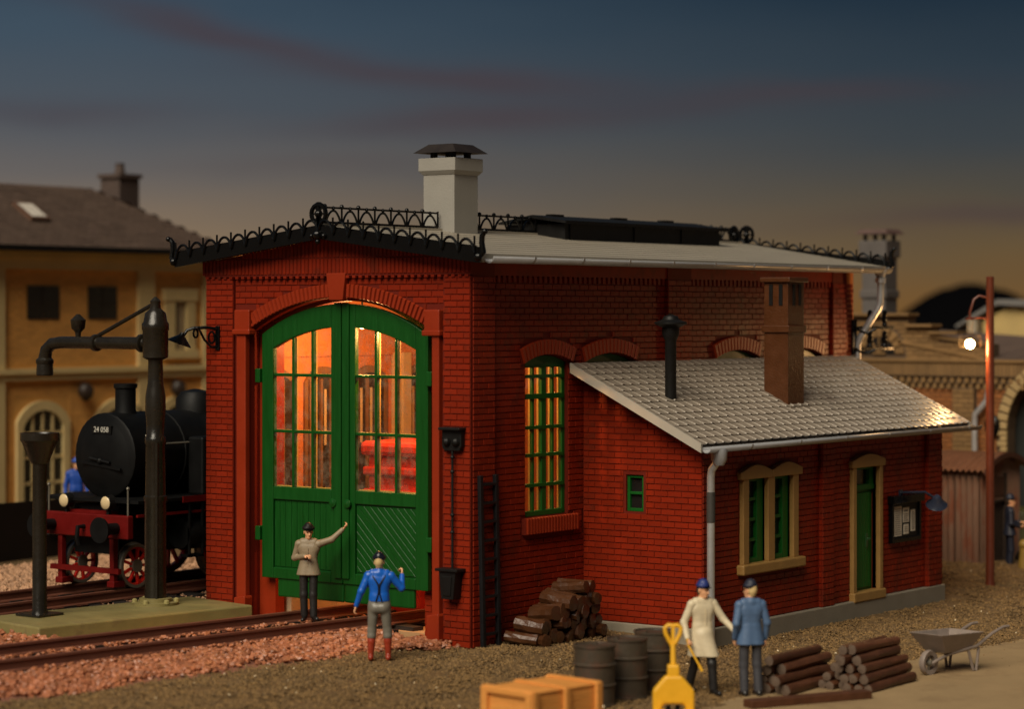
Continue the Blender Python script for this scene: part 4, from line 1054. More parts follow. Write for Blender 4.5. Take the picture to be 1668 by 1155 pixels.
MB().lathe([(.13, 0), (.17, .02), (.17, .10), (.13, .12)], (0, .28, 4.82), 'y', 16).build('flange', CRANEM, am, smooth=True)
MB().lathe([(.12, 0), (.16, .02), (.16, .10), (.12, .12)], (0, 1.5, 4.82), 'y', 16).build('flange', CRANEM, am, smooth=True)
MB().lathe([(.15, .0), (.165, .02), (.155, .22), (.17, .24), (.17, .30), (.13, .34)], (0, 2.97, 4.18), 'z', 16).build('outlet', CRANEM, am, smooth=True)
MB().lathe([(.05, 0), (.06, .10), (.13, .17), (.15, .33), (.11, .36), (.03, .44)], (0, 2.05, 4.92), 'z', 12).build('valve', CRANEM, am, smooth=True)
MB().tube([(0, .02, 5.56), (0, 1.52, 4.95)], .04, 8).build('tie_rod', CRANEM, am, smooth=True)
dpst = thing('drain_funnel', 'short dark iron post with a wide funnel top at the left end of the platform', 'post', (-3.65, 6.9, .42))
MB().box(-.3, .3, -.3, .3, 0, .045).build('foot_plate', CRANEM, dpst, bevel=.01)
MB().lathe([(.15, .04), (.13, .10), (.125, 2.72), (.14, 2.76)], n=18).build('pipe', CRANEM, dpst, smooth=True)
MB().lathe([(.14, 2.70), (.17, 2.74), (.31, 3.08), (.345, 3.12), (.345, 3.25), (.30, 3.25), (.12, 2.78)], n=20).build('funnel', CRANEM, dpst, smooth=True)

lo = thing('steam_locomotive', 'black steam locomotive with red buffer beam and red spoked wheels', 'locomotive', (0, 9.28, .45))
bo = MB().lathe([(.80, .20), (.84, .23), (.84, 8.2)], (0, 0, 2.55), 'x', 28).build('boiler', LOCOB, lo, smooth=True)
sdx = MB().lathe([(.02, .10), (.35, .12), (.60, .17), (.74, .23)], (0, 0, 2.55), 'x', 28).build('smokebox_door', LOCOB, bo, smooth=True)
MB().bar((.11, -.55, 2.30), (.11, .55, 2.42), .04, .05).tube([(.08, -.28, 2.42), (.08, .28, 2.5)], .03, 6).ball((.10, 0, 2.45), .07, 7).build('door_bar', LOCOB, sdx)
MB().box(.125, .18, -.27, .27, 2.98, 3.14).build('number_plate', BLACKR, sdx)
tcv = bpy.data.curves.new('plate_number', 'FONT'); tcv.body = '24 058'; tcv.size = .15; tcv.align_x = 'CENTER'; tcv.align_y = 'CENTER'; tcv.extrude = .004
to = bpy.data.objects.new('plate_number', tcv); C.objects.link(to); to.rotation_euler = (0, 0, 0); me_ = bpy.data.meshes.new_from_object(to); bpy.data.objects.remove(to); to = bpy.data.objects.new('plate_number', me_); C.objects.link(to); to.parent = sdx; to.location = (.12, 0, 3.06); to.rotation_euler = (PI/2, 0, -PI/2); me_.materials.clear(); me_.materials.append(WHITEP)
MB().lathe([(.26, 3.30), (.205, 3.42), (.205, 3.85), (.235, 3.87), (.235, 3.95), (.17, 3.95), (.17, 3.6)], (.78, 0, 0), 'z', 18).build('chimney', LOCOB, bo, smooth=True)
MB().lathe([(.42, 3.2), (.40, 3.6), (.30, 3.74), (.05, 3.80)], (2.75, 0, 0), 'z', 18).build('steam_dome', LOCOB, bo, smooth=True)
MB().box(3.9, 4.9, -.42, .42, 3.2, 3.72).build('sand_box', LOCOB, bo, bevel=.08)
for x in (1.6, 3.3, 5.2): MB().lathe([(.845, x), (.865, x+.01), (.865, x+.07), (.845, x+.08)], (0, 0, 2.55), 'x', 28).build('boiler_band', LOCOB, bo, smooth=True)
MB().tube([(.7, -.92, 2.78), (4, -.92, 2.78), (8, -.92, 2.78)], .025, 6).build('hand_rail', STEEL, bo)
MB().tube([(.62, -.72, 2.95), (.62, -.98, 2.5), (.62, -1.02, 1.75)], .03, 6).build('hand_rail', STEEL, bo)
rb = MB().box(-.2, 9, -1.35, 1.35, 1.68, 1.74).build('running_board', LOCOB, lo)
MB().box(1.0, 9, -1.37, -1.345, 1.64, 1.76).build('board_edge', LOCOR, rb)
MB().box(6.6, 9.2, -1.4, 1.4, 1.74, 3.9).box(6.4, 9.4, -1.5, 1.5, 3.9, 4.0).build('cab', LOCOB, lo, bevel=.04)
MB().box(1.6, 5.8, -1.32, -.9, 1.74, 2.9).build('side_tank', LOCOB, lo, bevel=.05)
bm_ = MB().box(-.95, -.80, -1.2, 1.2, 1.0, 1.45).build('buffer_beam', LOCOR, lo, bevel=.02)
MB().box(-.80, 1.2, -1.32, -1.27, 1.42, 1.47).box(-.8, .6, -.6, .6, 1.42, 1.5).build('front_deck', LOCOR, bm_)
for yy in (-.88, .88):
    bf = MB().lathe([(.12, -1.35), (.11, -.95)], (0, yy, 1.2), 'x', 14).lathe([(.25, -1.40), (.24, -1.35), (.1, -1.33)], (0, yy, 1.2), 'x', 18).build('buffer', LOCOB, bm_, smooth=True)
    hl = MB().lathe([(.14, -.50), (.15, -.34), (.06, -.27)], (0, yy*.66, 1.68), 'x', 16).box(-.44, -.38, yy*.66-.03, yy*.66+.03, 1.42, 1.6).build('headlight', BLACKR, bm_, smooth=False); hl.location = (-.45, 0, 0)
    MB().lathe([(.02, -.535), (.09, -.525), (.125, -.50)], (0, yy*.66, 1.68), 'x', 16).build('lens', LAMPY, hl, smooth=True)
    MB().tube([(-.85, yy*1.25, 1.45), (-.85, yy*1.25, 1.95)], .018, 6).ball((-.85, yy*1.25, 1.97), .035, 6).build('marker_rod', STEEL, bm_)
MB().tube([(-.95, 0, 1.2), (-1.12, 0, 1.2), (-1.14, 0, 1.0), (-1.08, 0, .85)], .045, 8).build('coupling_hook', LOCOB, bm_, smooth=True)
for yy in (-.72, .72):
    MB().box(-.3, -.18, yy-.06, yy+.06, .12, 1.1).box(-.33, -.03, yy-.10, yy+.10, .05, .17).build('rail_guard', LOCOR, lo, bevel=.015)
MB().box(-.34, -.26, -.95, .95, .32, .42).build('guard_bar', LOCOR, lo)
MB().box(.0, .9, -.62, -.56, .55, .75).build('bogie_frame', LOCOR, lo, bevel=.02)
MB().box(.0, 8, -.62, .62, .65, 1.6).build('frame', LOCOB, lo)
bm_.location.x = .62
cyl = MB().lathe([(.30, 1.2), (.32, 1.25), (.32, 2.1), (.30, 2.15)], (0, -1.05, 1.0), 'x', 18).build('cylinder', LOCOB, lo, smooth=True)
def wheel(par, x, y, r, nsp, z0=0):
    t = MB(); t.lathe([(r*.86, -.07), (r, -.07), (r, .05), (r+.03, .055), (r+.03, .07), (r*.86, .07), (r*.86, -.07)], (0, 0, 0), 'y', 28, cap=False)
    w = t.build('wheel', STEEL, par, smooth=False); w.location = (x, y, z0+r)
    sp = MB(); sp.lathe([(r*.80, -.055), (r*.88, -.055), (r*.88, .05), (r*.80, .05), (r*.80, -.055)], (0, 0, 0), 'y', 24, cap=False)
    sp.v = [p for p in sp.v]
    for k in range(nsp):
        a_ = 2*PI*k/nsp; sp.bar((0, -.03, 0), (r*.84*math.cos(a_), -.03, r*.84*math.sin(a_)), .05, r*.13, up=(0, 1, 0))
    sp.build('spokes', mat('spoke_red', (.62, .02, .01), .4, var=.15), w)  # brighter copy of the engine red, lit look put into the colour
    MB().lathe([(r*.30, -.09), (r*.28, .02)], (0, 0, 0), 'y', 16).build('hub', STEEL if r < .5 else LOCOR, w, smooth=True)
wheel(lo, .28, -.76, .43, 9); wheel(lo, .28, .76, .43, 9)
for x in (2.7, 4.3, 5.9): wheel(lo, x, -.76, .68, 12); wheel(lo, x, .76, .68, 12)
MB().bar((2.7, -.92, .55), (5.9, -.92, .55), .05, .12).bar((1.9, -1.0, 1.0), (4.3, -.98, .6), .05, .1).build('coupling_rod', STEEL, lo)
MB().box(1.2, 1.6, -1.35, -1.1, .55, .60).box(1.2, 1.24, -1.35, -1.3, .55, 1.7).box(1.56, 1.6, -1.35, -1.3, .55, 1.7).build('step', LOCOB, lo)

# point-lever weight (small grey-green iron piece behind the crane)
# dark board fence behind the locomotive
fe = thing('dark_fence', 'low dark brown board fence behind the locomotive track', 'fence', (-1, 16.5, .15))
for k in range(6): MB().box(0, 17, -.02, .02, .02+k*.22, .239+k*.22).build('board', mat('dark_boards', (.013, .008, .005), .9, spec=.15, var=.3, vscale=2), fe)
x = .2
while x < 17: MB().box(x, x+.12, -.08, -.02, 0, 1.42).build('post', MATS['dark_boards'], fe); x += 1.9
gp = thing('grey_sign', 'small pale grey plate fixed low on the dark board fence', 'sign', (5.35, 16.36, .72))
MB().box(-.16, .16, -.02, .02, 0, .30).build('plate', mat('grey_plate', (.13, .13, .14), .6), gp)

yb = thing('yellow_building', 'large ochre two-storey station building with brown hipped roof, out of focus at left', 'building', (2, 24, 0), world=True)
YF = ((0, 24, 0), (1, 0, 0), (0, -1, 0))
yw = MB().box(2, 18.62, 24, 29, 0, 7.6).build('wall', YWALL, yb)
PY = Pieces()
HOLES = [(10.3, 10.62), (15.58, 16.2), (18.2, 18.7)]
def allowY(s, z):
    if any(a_ < s < b_ for a_, b_ in HOLES) or 3.95 < z < 4.35 or z > 7.0: return False
    for (a_, b_, c_, d_) in ((11.45, 12.66, 5.6, 6.58), (13.67, 14.82, 5.6, 6.58), (16.6, 17.85, 4.6, 6.6), (11.0, 13.0, 0, 3.5), (13.9, 15.9, 0, 3.5), (16.3, 18.1, 0, 3.5)):
        if a_ < s < b_ and c_ < z < d_: return False
    return True
brick_field(PY, yw, YF, 8, 18.62, .0, 7.0, allow=allowY, L=.27, H=.10, full=False, proud=.012)
PY.joined('brick', YBRICK, yb)
for (a_, b_) in HOLES: MB().box(a_-.02, b_, 23.88, 24.02, 0, 7.05).build('pilaster', YTRIM, yb)
MB().box(2, 18.7, 23.86, 24.02, 6.98, 7.30).box(2, 18.74, 23.72, 24.02, 7.30, 7.55).build('cornice', YTRIM, yb)
MB().box(2, 18.68, 23.86, 24.02, 3.98, 4.16).box(2, 18.70, 23.78, 24.02, 4.16, 4.30).build('string_course', YTRIM, yb)
for (a_, b_) in ((11.49, 12.62), (13.71, 14.78)):
    w_ = MB().box(a_, b_, 23.96, 24.02, 5.63, 6.54).build('window', DARKWIN, yb)
    MB().box(a_+.5, a_+.56, 23.94, 23.98, 5.63, 6.54).box(a_, b_, 23.94, 23.98, 6.05, 6.10).build('glazing_bar', mat('dark_bar', (.03, .02, .012), .6), w_)
w_ = MB().box(16.62, 17.02, 23.88, 24.0, 4.62, 6.25).box(17.5, 17.84, 23.88, 24.0, 4.62, 6.25).box(16.55, 17.92, 23.85, 24.0, 6.15, 6.50).box(16.55, 17.92, 23.82, 24.0, 4.5, 4.74).build('window', YTRIM, yb)
MB().box(17.02, 17.5, 23.97, 24.01, 4.7, 6.2).build('pane', mat('pale_blind', (.36, .27, .15), .8), w_)
MB().box(17.02, 17.18, 23.95, 23.98, 4.7, 6.2).build('glazing_bar', mat('brown_bar', (.10, .06, .03), .7), w_)
for c_ in (12.0, 14.85, 17.2):
    sa = seg_arc(c_-.72, c_+.72, 2.75, .42)
    o_ = MB().prism([(c_-.95, .2), (c_-.72, .2), (c_-.72, 2.75)]+arc_pts(sa[0], sa[1], sa[2], PI/2+sa[3], PI/2-sa[3], 12)+[(c_+.72, 2.75), (c_+.72, .2), (c_+.95, .2), (c_+.95, 2.85)]+arc_pts(sa[0], sa[1], sa[2]+.26, PI/2-sa[3]*.95, PI/2+sa[3]*.95, 12)+[(c_-.95, 2.85)], YF, -.02, .12).build('window', YTRIM, yb)
    MB().prism([(c_-.72, .2), (c_+.72, .2), (c_+.72, 2.75)]+arc_pts(sa[0], sa[1], sa[2], PI/2-sa[3], PI/2+sa[3], 12)+[(c_-.72, 2.75)], YF, -.02, .02).build('pane', DARKWIN, o_)
    g_ = MB()
    for k in (-.36, 0, .36): g_.box(c_+k-.035, c_+k+.035, 23.93, 23.97, .2, 3.1)
    for zz in (2.55, 1.9, 1.2): g_.box(c_-.72, c_+.72, 23.93, 23.97, zz-.04, zz+.04)
    g_.build('glazing_bar', YTRIM, o_)
for x in (13.35, 16.95):
    l_ = thing('wall_lantern', 'dark round lantern on the yellow building wall above the '+('window left of the locomotive chimney' if x < 14 else 'locomotive boiler'), 'lantern', (x, 23.85, 3.4), group='lanterns on the yellow building')
    MB().ball((0, -.15, .25), .22, 8, (1, 1, 1.1)).box(-.04, .04, -.15, .02, .4, .5).lathe([(.05, -.02), (.10, .02)], (0, -.15, 0), 'z', 8).build('lamp_body', mat('dark_lantern', (.03, .018, .012), .5), l_, smooth=True)
# hipped roof in slate courses
yr = MB().add([(1.4, 23.45, 7.58), (19.2, 23.45, 7.58), (19.2, 29.55, 7.58), (1.4, 29.55, 7.58), (4.4, 26.5, 9.42), (16.2, 26.5, 9.42)], [(0,1,5,4), (1,2,5), (2,3,4,5), (3,0,4), (0,3,2,1)]).build('roof', SLATE, yb)
sl = []
nr = 22
for r_ in range(nr):
    t0, t1 = r_/nr, (r_+1)/nr
    y0_, y1_ = 23.45+3.05*t0, 23.45+3.05*t1; z0_, z1_ = 7.58+1.84*t0, 7.58+1.84*t1
    x = 8.0+(r_ % 2)*.15
    while x < 19.2-3.0*t1-.3:
        zz = random.uniform(.02, .035); sl.append([(x, y0_, z0_+zz), (x+.29, y0_, z0_+zz), (x+.29, y1_+.03, z1_+.022), (x, y1_+.03, z1_+.022)]); x += .30
    yy = 23.45+3.0*t0+.15*(r_ % 2)
    while yy < 29.5-3.0*t1:
        xa, xb_ = 19.2-3.0*t0, 19.2-3.0*t1
        sl.append([(xa, yy, z0_+.03), (xa, yy+.29, z0_+.03), (xb_-.02, yy+.29, z1_+.02), (xb_-.02, yy, z1_+.02)]); yy += .30
Vs = np.array(sl).reshape(-1, 3); Fs = np.arange(len(Vs)).reshape(-1, 4)
stuff(mesh_np('slate', Vs, Fs, SLATE, yb))
MB().box(1.3, 19.3, 23.32, 23.46, 7.46, 7.62).build('gutter', BLACKR, yb)
c_ = MB().box(17.35, 18.15, 26.5, 27.3, 7.9, 9.80).box(17.28, 18.22, 26.43, 27.37, 9.80, 9.92).build('chimney', mat('dark_chimney', (.075, .05, .04), .8, var=.25, bump=.01), yb)
MB().lathe([(.17, 9.9), (.13, 10.2), (.15, 10.25)], (17.75, 26.9, 0), 'z', 12).build('chimney_pot', MATS['dark_chimney'], c_)
for x in (12.55, 9.9):
    k_ = MB(); t_ = .52
    y_, z_ = 23.45+3.05*t_, 7.58+1.84*t_
    n_ = Vector((0, -1.84, 3.05)).normalized(); s_ = Vector((0, 3.05, 1.84)).normalized(); p_ = Vector((x, y_, z_))
    vs_ = []
    for h_ in (0, .12):
        for (a_, b_) in ((-.35, -.45), (.35, -.45), (.35, .45), (-.35, .45)): vs_.append(p_+Vector((a_, 0, 0))+s_*b_+n_*h_)
    k_.add(vs_, [(0,3,2,1),(4,5,6,7),(0,1,5,4),(1,2,6,5),(2,3,7,6),(3,0,4,7)]); f_ = k_.build('roof_window', mat('brown_frame', (.10, .05, .03), .6), yb)
    vs_ = [p_+Vector((a_, 0, 0))+s_*b_+n_*.13 for (a_, b_) in ((-.27, -.36), (.27, -.36), (.27, .36), (-.27, .36))]
    MB().add(vs_, [(0,1,2,3)]).build('pane', mat('skylight_pane', (.62, .56, .48), .25), f_)

# ================================================================== RIGHT SIDE
bb = thing('buff_brick_building', 'buff brick building with stepped gable and small fan window behind the lean-to', 'building', (22.5, 0, 0), world=True)
BF = ((22.5, 0, 0), (0, 1, 0), (-1, 0, 0))
ARC = (-1.05, 2.9, 1.62)
poly = [(-6, -.3)]+[(ARC[0]-ARC[2], -.3), (ARC[0]-ARC[2], ARC[1])]+arc_pts(ARC[0], ARC[1], ARC[2], PI, 0, 16)[1:]+[(ARC[0]+ARC[2], -.3), (9, -.3), (9, 4.62), (-6, 4.62)]
bw = MB().prism(poly, BF, -.4, 0).build('wall', BUFFW, bb)
gp_ = [(1.0, 4.6), (9, 4.6), (9, 5.0), (7.2, 5.3), (7.2, 5.55), (6.4, 5.55), (6.4, 5.72), (3.32, 5.72), (3.32, 5.44), (2.66, 5.44), (2.66, 5.24), (1.0, 5.02)]
bgab = MB().prism(gp_, BF, -.4, 0).build('gable', BUFFW, bb)
PBf = Pieces(); PBo = Pieces()
def ing(s, z):
    if (s-4.14)**2+(z-4.74)**2 < .74**2: return False
    top_ = 5.02+.22*(s-1.0)/1.66 if s < 2.66 else (5.44 if s < 3.32 else (5.72 if s < 6.4 else 5.2))
    return z < top_-.06
brick_field(PBf, bgab, BF, 1.0, 9, 4.62, 5.70, allow=ing, L=.29, H=.108)
MB().box(22.36, 22.5, -6, 9, 4.56, 4.64).build('cornice_slab', BUFF, bb, bevel=.01)
cz_ = Pieces(); s = -6
while s < 8.9: cz_.quad(((22.42, 0, 0), (0, 1, 0), (-1, 0, 0)), [(s, 4.22), (s+.085, 4.22), (s+.085, 4.55), (s, 4.55)], .015, .01); s += .10
MB().box(22.42, 22.5, -6, 9, 4.20, 4.56).build('cornice_course', BUFFW, bb); cz_.joined('cornice_brick', BUFF, bb)
dn_ = MB(); s = -6
while s < 8.9: dn_.box(22.38, 22.46, s, s+.10, 4.05, 4.17).box(22.41, 22.48, s+.1, s+.2, 3.9, 4.02); s += .2
dn_.build('dentil_course', BUFF, bb)
PIERS = [(1.44, 2.03), (4.9, 5.5), (.5, .62)]
for (a_, b_) in PIERS[:2]:
    po_ = MB().box(22.38, 22.5, a_, b_, -.3, 3.92).build('pier', BUFFW, bb)
    brick_field(PBf, po_, ((22.38, 0, 0), (0, 1, 0), (-1, 0, 0)), a_, b_, -.2, 3.9, L=.29, H=.12)
def inw(s, z):
    if any(a_-.01 < s < b_+.01 for a_, b_ in PIERS): return False
    if abs(s-ARC[0]) < ARC[2]+.30 and (z < ARC[1] or math.hypot(s-ARC[0], z-ARC[1]) < ARC[2]+.30): return False
    return z < 3.9
brick_field(PBo, bw, BF, -.2, 9, -.2, 3.9, allow=inw, L=.29, H=.115)
finish_bricks(PBf, BUFF, bb, 150); finish_bricks(PBo, BUFFO, bb, 150)
vou = MB().prism(arc_pts(ARC[0], ARC[1], ARC[2], 0, PI, 24)+arc_pts(ARC[0], ARC[1], ARC[2]+.28, PI, 0, 24), BF, -.02, .06).build('arch', BUFFW, bb)
for i in range(26):
    t0, t1 = PI*i/26+.012, PI*(i+1)/26-.012
    MB().prism([(ARC[0]+r_*math.cos(t), ARC[1]+r_*math.sin(t)) for (r_, t) in ((ARC[2], t0), (ARC[2]+.27, t0), (ARC[2]+.27, t1), (ARC[2], t1))], BF, .05, .11).build('arch_stone', PALEB, vou, bevel=.012, seg=1)
for k in range(24):
    for sgn in (1,): MB().box(22.39, 22.48, ARC[0]+ARC[2], ARC[0]+ARC[2]+(.26 if k % 2 else .18), -.3+k*.133, -.18+k*.133).build('quoin_stone', PALEB, vou, bevel=.012, seg=1)
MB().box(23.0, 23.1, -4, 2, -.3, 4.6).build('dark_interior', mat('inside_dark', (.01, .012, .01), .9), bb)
MB().tube([(23.0-.6, .25, -.2), (22.45, .25, 1.5)], .03, 6).v
fan = MB().prism(arc_pts(4.14, 4.74, .44, 0, PI, 16), BF, -.05, .02).build('fan_window', DARKWIN, bb)
fb_ = MB()
for t in (PI*.3, PI*.5, PI*.7): fb_.bar((22.46, 4.14, 4.76), (22.46, 4.14+.42*math.cos(t), 4.76+.42*math.sin(t)), .03, .04)
fb_.box(22.44, 22.48, 3.96, 4.32, 4.74, 4.80).build('glazing_bar', BUFF, fan)
for i in range(9):
    t0, t1 = PI*i/9+.03, PI*(i+1)/9-.03
    MB().prism([(4.14+r_*math.cos(t), 4.74+r_*math.sin(t)) for (r_, t) in ((.45, t0), (.72, t0), (.72, t1), (.45, t1))], BF, .0, .05).build('arch_stone', BUFF, fan, bevel=.012, seg=1)
for (a_, b_, zz) in ((3.25, 6.5, 5.72), (2.6, 3.36, 5.44), (1.9, 2.70, 5.26)): MB().box(22.34, 22.95, a_, b_, zz, zz+.08).build('coping', BUFF, bb, bevel=.015)
MB().prism([(1.0, 4.95), (1.0, 5.05), (2.66, 5.28), (2.66, 5.18)], BF, .0, .08).prism([(1.2, 4.62), (1.2, 4.70), (3.6, 5.12), (3.6, 5.04)], BF, .0, .05).build('sloping_coping', BUFF, bb)
MB().add([(22.4, 1.2, 4.66), (22.4, -7, 4.66), (26.5, -7, 5.1), (26.5, 1.2, 5.1), (22.4, 1.2, 4.56), (22.4, -7, 4.56), (26.5, -7, 5.0), (26.5, 1.2, 5.0)], [(0,1,2,3),(7,6,5,4),(0,4,5,1),(1,5,6,2),(2,6,7,3),(3,7,4,0)]).build('roof', SLATE, bb)
MB().add([(22.9, 1.2, 4.66), (22.9, 9, 4.66), (30, 9, 5.5), (30, 1.2, 5.0)], [(0,1,2,3)]).build('back_roof', SLATE, bb)
MB().tube([(22.3, 1.0, 3.9), (22.3, 1.05, 3.62), (22.3, 1.36, 3.28), (22.3, 1.38, 3.1), (22.3, 1.38, 0)], .075, 10).build('downpipe', SILVER, bb, smooth=True)
MB().ball((22.4, .95, 3.0), .22, 8, (.5, 1, 1.3)).build('wall_plaque', BLACKM, bb, smooth=True)
rcx = MB().box(25.05, 25.75, 5.35, 6.05, 4.6, 7.45).build('chimney', mat('grey_stone', (.105, .092, .085), .75, var=.2, vscale=2, bump=.01, bscale=12), bb, bevel=.02)
GST = MATS['grey_stone']
MB().box(25.0, 25.8, 5.3, 6.1, 6.2, 6.42).build('chimney_band', GST, rcx, bevel=.03)
MB().box(24.98, 25.82, 5.28, 6.12, 7.30, 7.75).build('chimney_cap', GST, rcx, bevel=.03)
for (x, y) in ((25.12, 5.42), (25.68, 5.42), (25.12, 5.98), (25.68, 5.98)): MB().box(x-.04, x+.04, y-.04, y+.04, 7.74, 7.96).build('hood_leg', BLACKR, rcx)
MB().add([(24.9, 5.2, 7.93), (25.9, 5.2, 7.93), (25.9, 6.2, 7.93), (24.9, 6.2, 7.93), (25.02, 5.32, 8.06), (25.78, 5.32, 8.06), (25.78, 6.08, 8.06), (25.02, 6.08, 8.06)], [(0,3,2,1),(4,5,6,7),(0,1,5,4),(1,2,6,5),(2,3,7,6),(3,0,4,7)]).build('chimney_hood', mat('brown_hood', (.09, .05, .04), .6), rcx)

fy = thing('pale_yellow_house', 'pale yellow house wall with grey roof behind the lamp post at the right edge', 'house', (35.5, 3, 0), world=True)
FY = ((35.5, 0, 0), (0, 1, 0), (-1, 0, 0))
MB().prism([(1, -.3), (7.55, -.3), (7.55, 5.55), (6.6, 6.05), (1, 5.75)], FY, -5, 0).build('wall', mat('pale_yellow_plaster', (.48, .34, .13), .85, var=.15, vscale=1.5, bump=.01, bscale=8), fy)
MB().prism([(8.35, 5.42), (6.95, 6.22), (1, 5.9), (1, 5.76), (6.95, 6.06), (8.35, 5.34)], FY, -5.2, .25).build('roof', mat('grey_house_roof', (.16, .15, .14), .8, var=.2), fy)
MB().box(35.0, 35.3, 7.55, 7.8, 3, 5.6).build('corner_post', mat('pale_post', (.42, .36, .27), .8), fy)

# corrugated hut
hut = thing('corrugated_hut', 'small rusty corrugated iron hut with arched roof behind the lean-to', 'hut', (18.45, -.64, -.22))
HW, HD, HH = 2.1, 1.9, 2.36
def corr(p0, p1, z0, z1, amp=.034, pitch_=.15, ztop=None):
    p0, p1 = Vector(p0), Vector(p1); L = (p1-p0).length; d = (p1-p0)/L; n_ = Vector((d.y, -d.x, 0)); k = int(L/pitch_*6); vs = []
    for i in range(k+1):
        t = L*i/k; o_ = n_*(amp*math.sin(2*PI*t/pitch_)); q = p0+d*t+o_; zt = z1 if ztop is None else ztop(t)
        vs += [(q.x, q.y, z0), (q.x, q.y, zt)]
    return vs, [(2*i, 2*i+2, 2*i+3, 2*i+1) for i in range(k)]
archz = lambda t: HH+.02+.30*math.sin(PI*min(max(t/HW, 0), 1))
v_, f_ = corr((0, HD, 0), (0, 0, 0), 0, HH-.02)
for i in range(3):
    v2, f2 = corr((0, HD*(1-i/3), 0), (0, HD*(1-(i+1)/3)+.0, 0), 0, HH-.02); MB().add([(p[0]-.006*i, p[1], p[2]) for p in v2], f2).build('wall_sheet', CORR, hut, smooth=True)
# door wall: sheets beside and above a door opening
for (a_, b_, z0_) in ((0, .35, 0), (1.25, HW, 0)):
    v2, f2 = corr((a_, 0, 0), (b_, 0, 0), z0_, 0, ztop=lambda t, a_=a_: archz(t+a_)-.04); MB().add(v2, f2).build('wall_sheet', CORR, hut, smooth=True)
v2, f2 = corr((.35, 0, 0), (1.25, 0, 0), 1.62, 0, ztop=lambda t: archz(t+.35)-.04); MB().add(v2, f2).build('wall_sheet', CORR, hut, smooth=True)
MB().box(.33, 1.27, .03, .08, 0, 1.66).build('door', mat('dark_hut_door', (.030, .018, .012), .7, var=.3), hut)
MB().box(.30, .36, -.05, .05, 0, 2.25).box(1.24, 1.30, -.05, .05, 0, 2.25).box(.30, 1.30, -.05, .05, 1.58, 1.64).build('door_frame', MATS['dark_hut_door'], hut)
MB().box(.42, 1.18, -.04, .0, 1.72, 2.18).build('name_board', mat('brown_board', (.07, .028, .015), .6), hut)
MB().box(HW-.02, HW, 0, HD, 0, HH).box(0, HW, HD-.02, HD, 0, HH+.25).build('back_wall', CORR, hut)
vs = []; n1, n2 = 24, 90
for j in range(n2+1):
    y = -.22+(HD+.44)*j/n2; rp_ = .032*math.sin(2*PI*(y)/.15)
    for i in range(n1+1):
        t = -.10+1.2*i/n1; vs.append((t*HW, y, HH+.06+.36*math.sin(PI*min(max((t+.10)/1.2, 0), 1))-.06+rp_))
MB().add(vs, [(j*(n1+1)+i, j*(n1+1)+i+1, (j+1)*(n1+1)+i+1, (j+1)*(n1+1)+i) for j in range(n2) for i in range(n1)]).build('roof_sheet', mat('rusty_roof', (.16, .07, .035), .5, var=.3, vscale=1.5, dirt=((.25, .17, .12), 2, .58, .5)), hut, smooth=True)
ch_ = MB(); ch_.add([(t*HW, -.225+dy, HH+.36*math.sin(PI*(t+.10)/1.2)+dz) for dy in (0, .03) for (t, dz) in [(-.1+1.2*i/16, .035) for i in range(17)]+[(1.1-1.2*i/16, -.09) for i in range(17)]], [tuple(range(34)), tuple(range(67, 33, -1))]+[(i, (i+1) % 34, 34+(i+1) % 34, 34+i) for i in range(34)]); ch_.build('roof_edge', mat('dark_rust_edge', (.07, .025, .014), .6), hut)

# street lamp
lp = thing('street_lamp', 'tall red-brown lamp post with a glowing bulb in a clear shade', 'street lamp', (15.62, -2.24, -.24))
pm = MB().lathe([(.125, 0), (.115, .1), (.095, .2), (.085, 6.83), (.06, 6.84)], n=16).build('post', POSTM, lp, smooth=True)
dx, dy = -.27, .35
a1 = MB().tube([(0, 0, 6.36), (dx*.55, dy*.55, 6.42), (dx*.8, dy*.8, 6.34), (dx, dy, 6.05), (dx, dy, 5.9)], .028, 8).build('upper_bracket', POSTM, lp, smooth=True)
MB().tube([(0, 0, 5.92), (dx*.6, dy*.6, 5.94), (dx, dy, 5.92)], .025, 8).build('lower_bracket', POSTM, lp, smooth=True)
MB().lathe([(.05, 5.95), (.10, 5.92), (.10, 5.89)], (dx, dy, 0), 'z', 14).build('lamp_cap', POSTM, lp, smooth=True)
CLEAR = glass('clear_shade', (.93, .90, .85), .10, .03)
MB().lathe([(.085, 5.9), (.08, 5.72), (.07, 5.58)], (dx, dy, 0), 'z', 16).build('lamp_neck', CLEAR, lp, smooth=True)
sh = MB(); n_ = 18; vs = []
for (r_, h_) in ((.07, 5.60), (.23, 5.57), (.25, 5.40), (.245, 5.28)): vs += [(dx+r_*math.cos(2*PI*j/n_), dy+r_*math.sin(2*PI*j/n_), h_) for j in range(n_)]
sh.add(vs, [(i*n_+j, i*n_+(j+1) % n_, (i+1)*n_+(j+1) % n_, (i+1)*n_+j) for i in range(3) for j in range(n_)]); sh.build('lamp_shade', CLEAR, lp, smooth=True)
MB().ball((dx, dy, 5.36), .10, 10).build('bulb', emit('street_bulb', (1, .66, .30), 220), lp, smooth=True)
ld = bpy.data.lights.new('lamp_light', 'POINT'); lo_ = bpy.data.objects.new('lamp_light', ld); C.objects.link(lo_)
ld.energy = 120; ld.color = (1, .50, .18); ld.shadow_soft_size = .09; lo_.parent = lp; lo_.location = (dx, dy, 5.22)

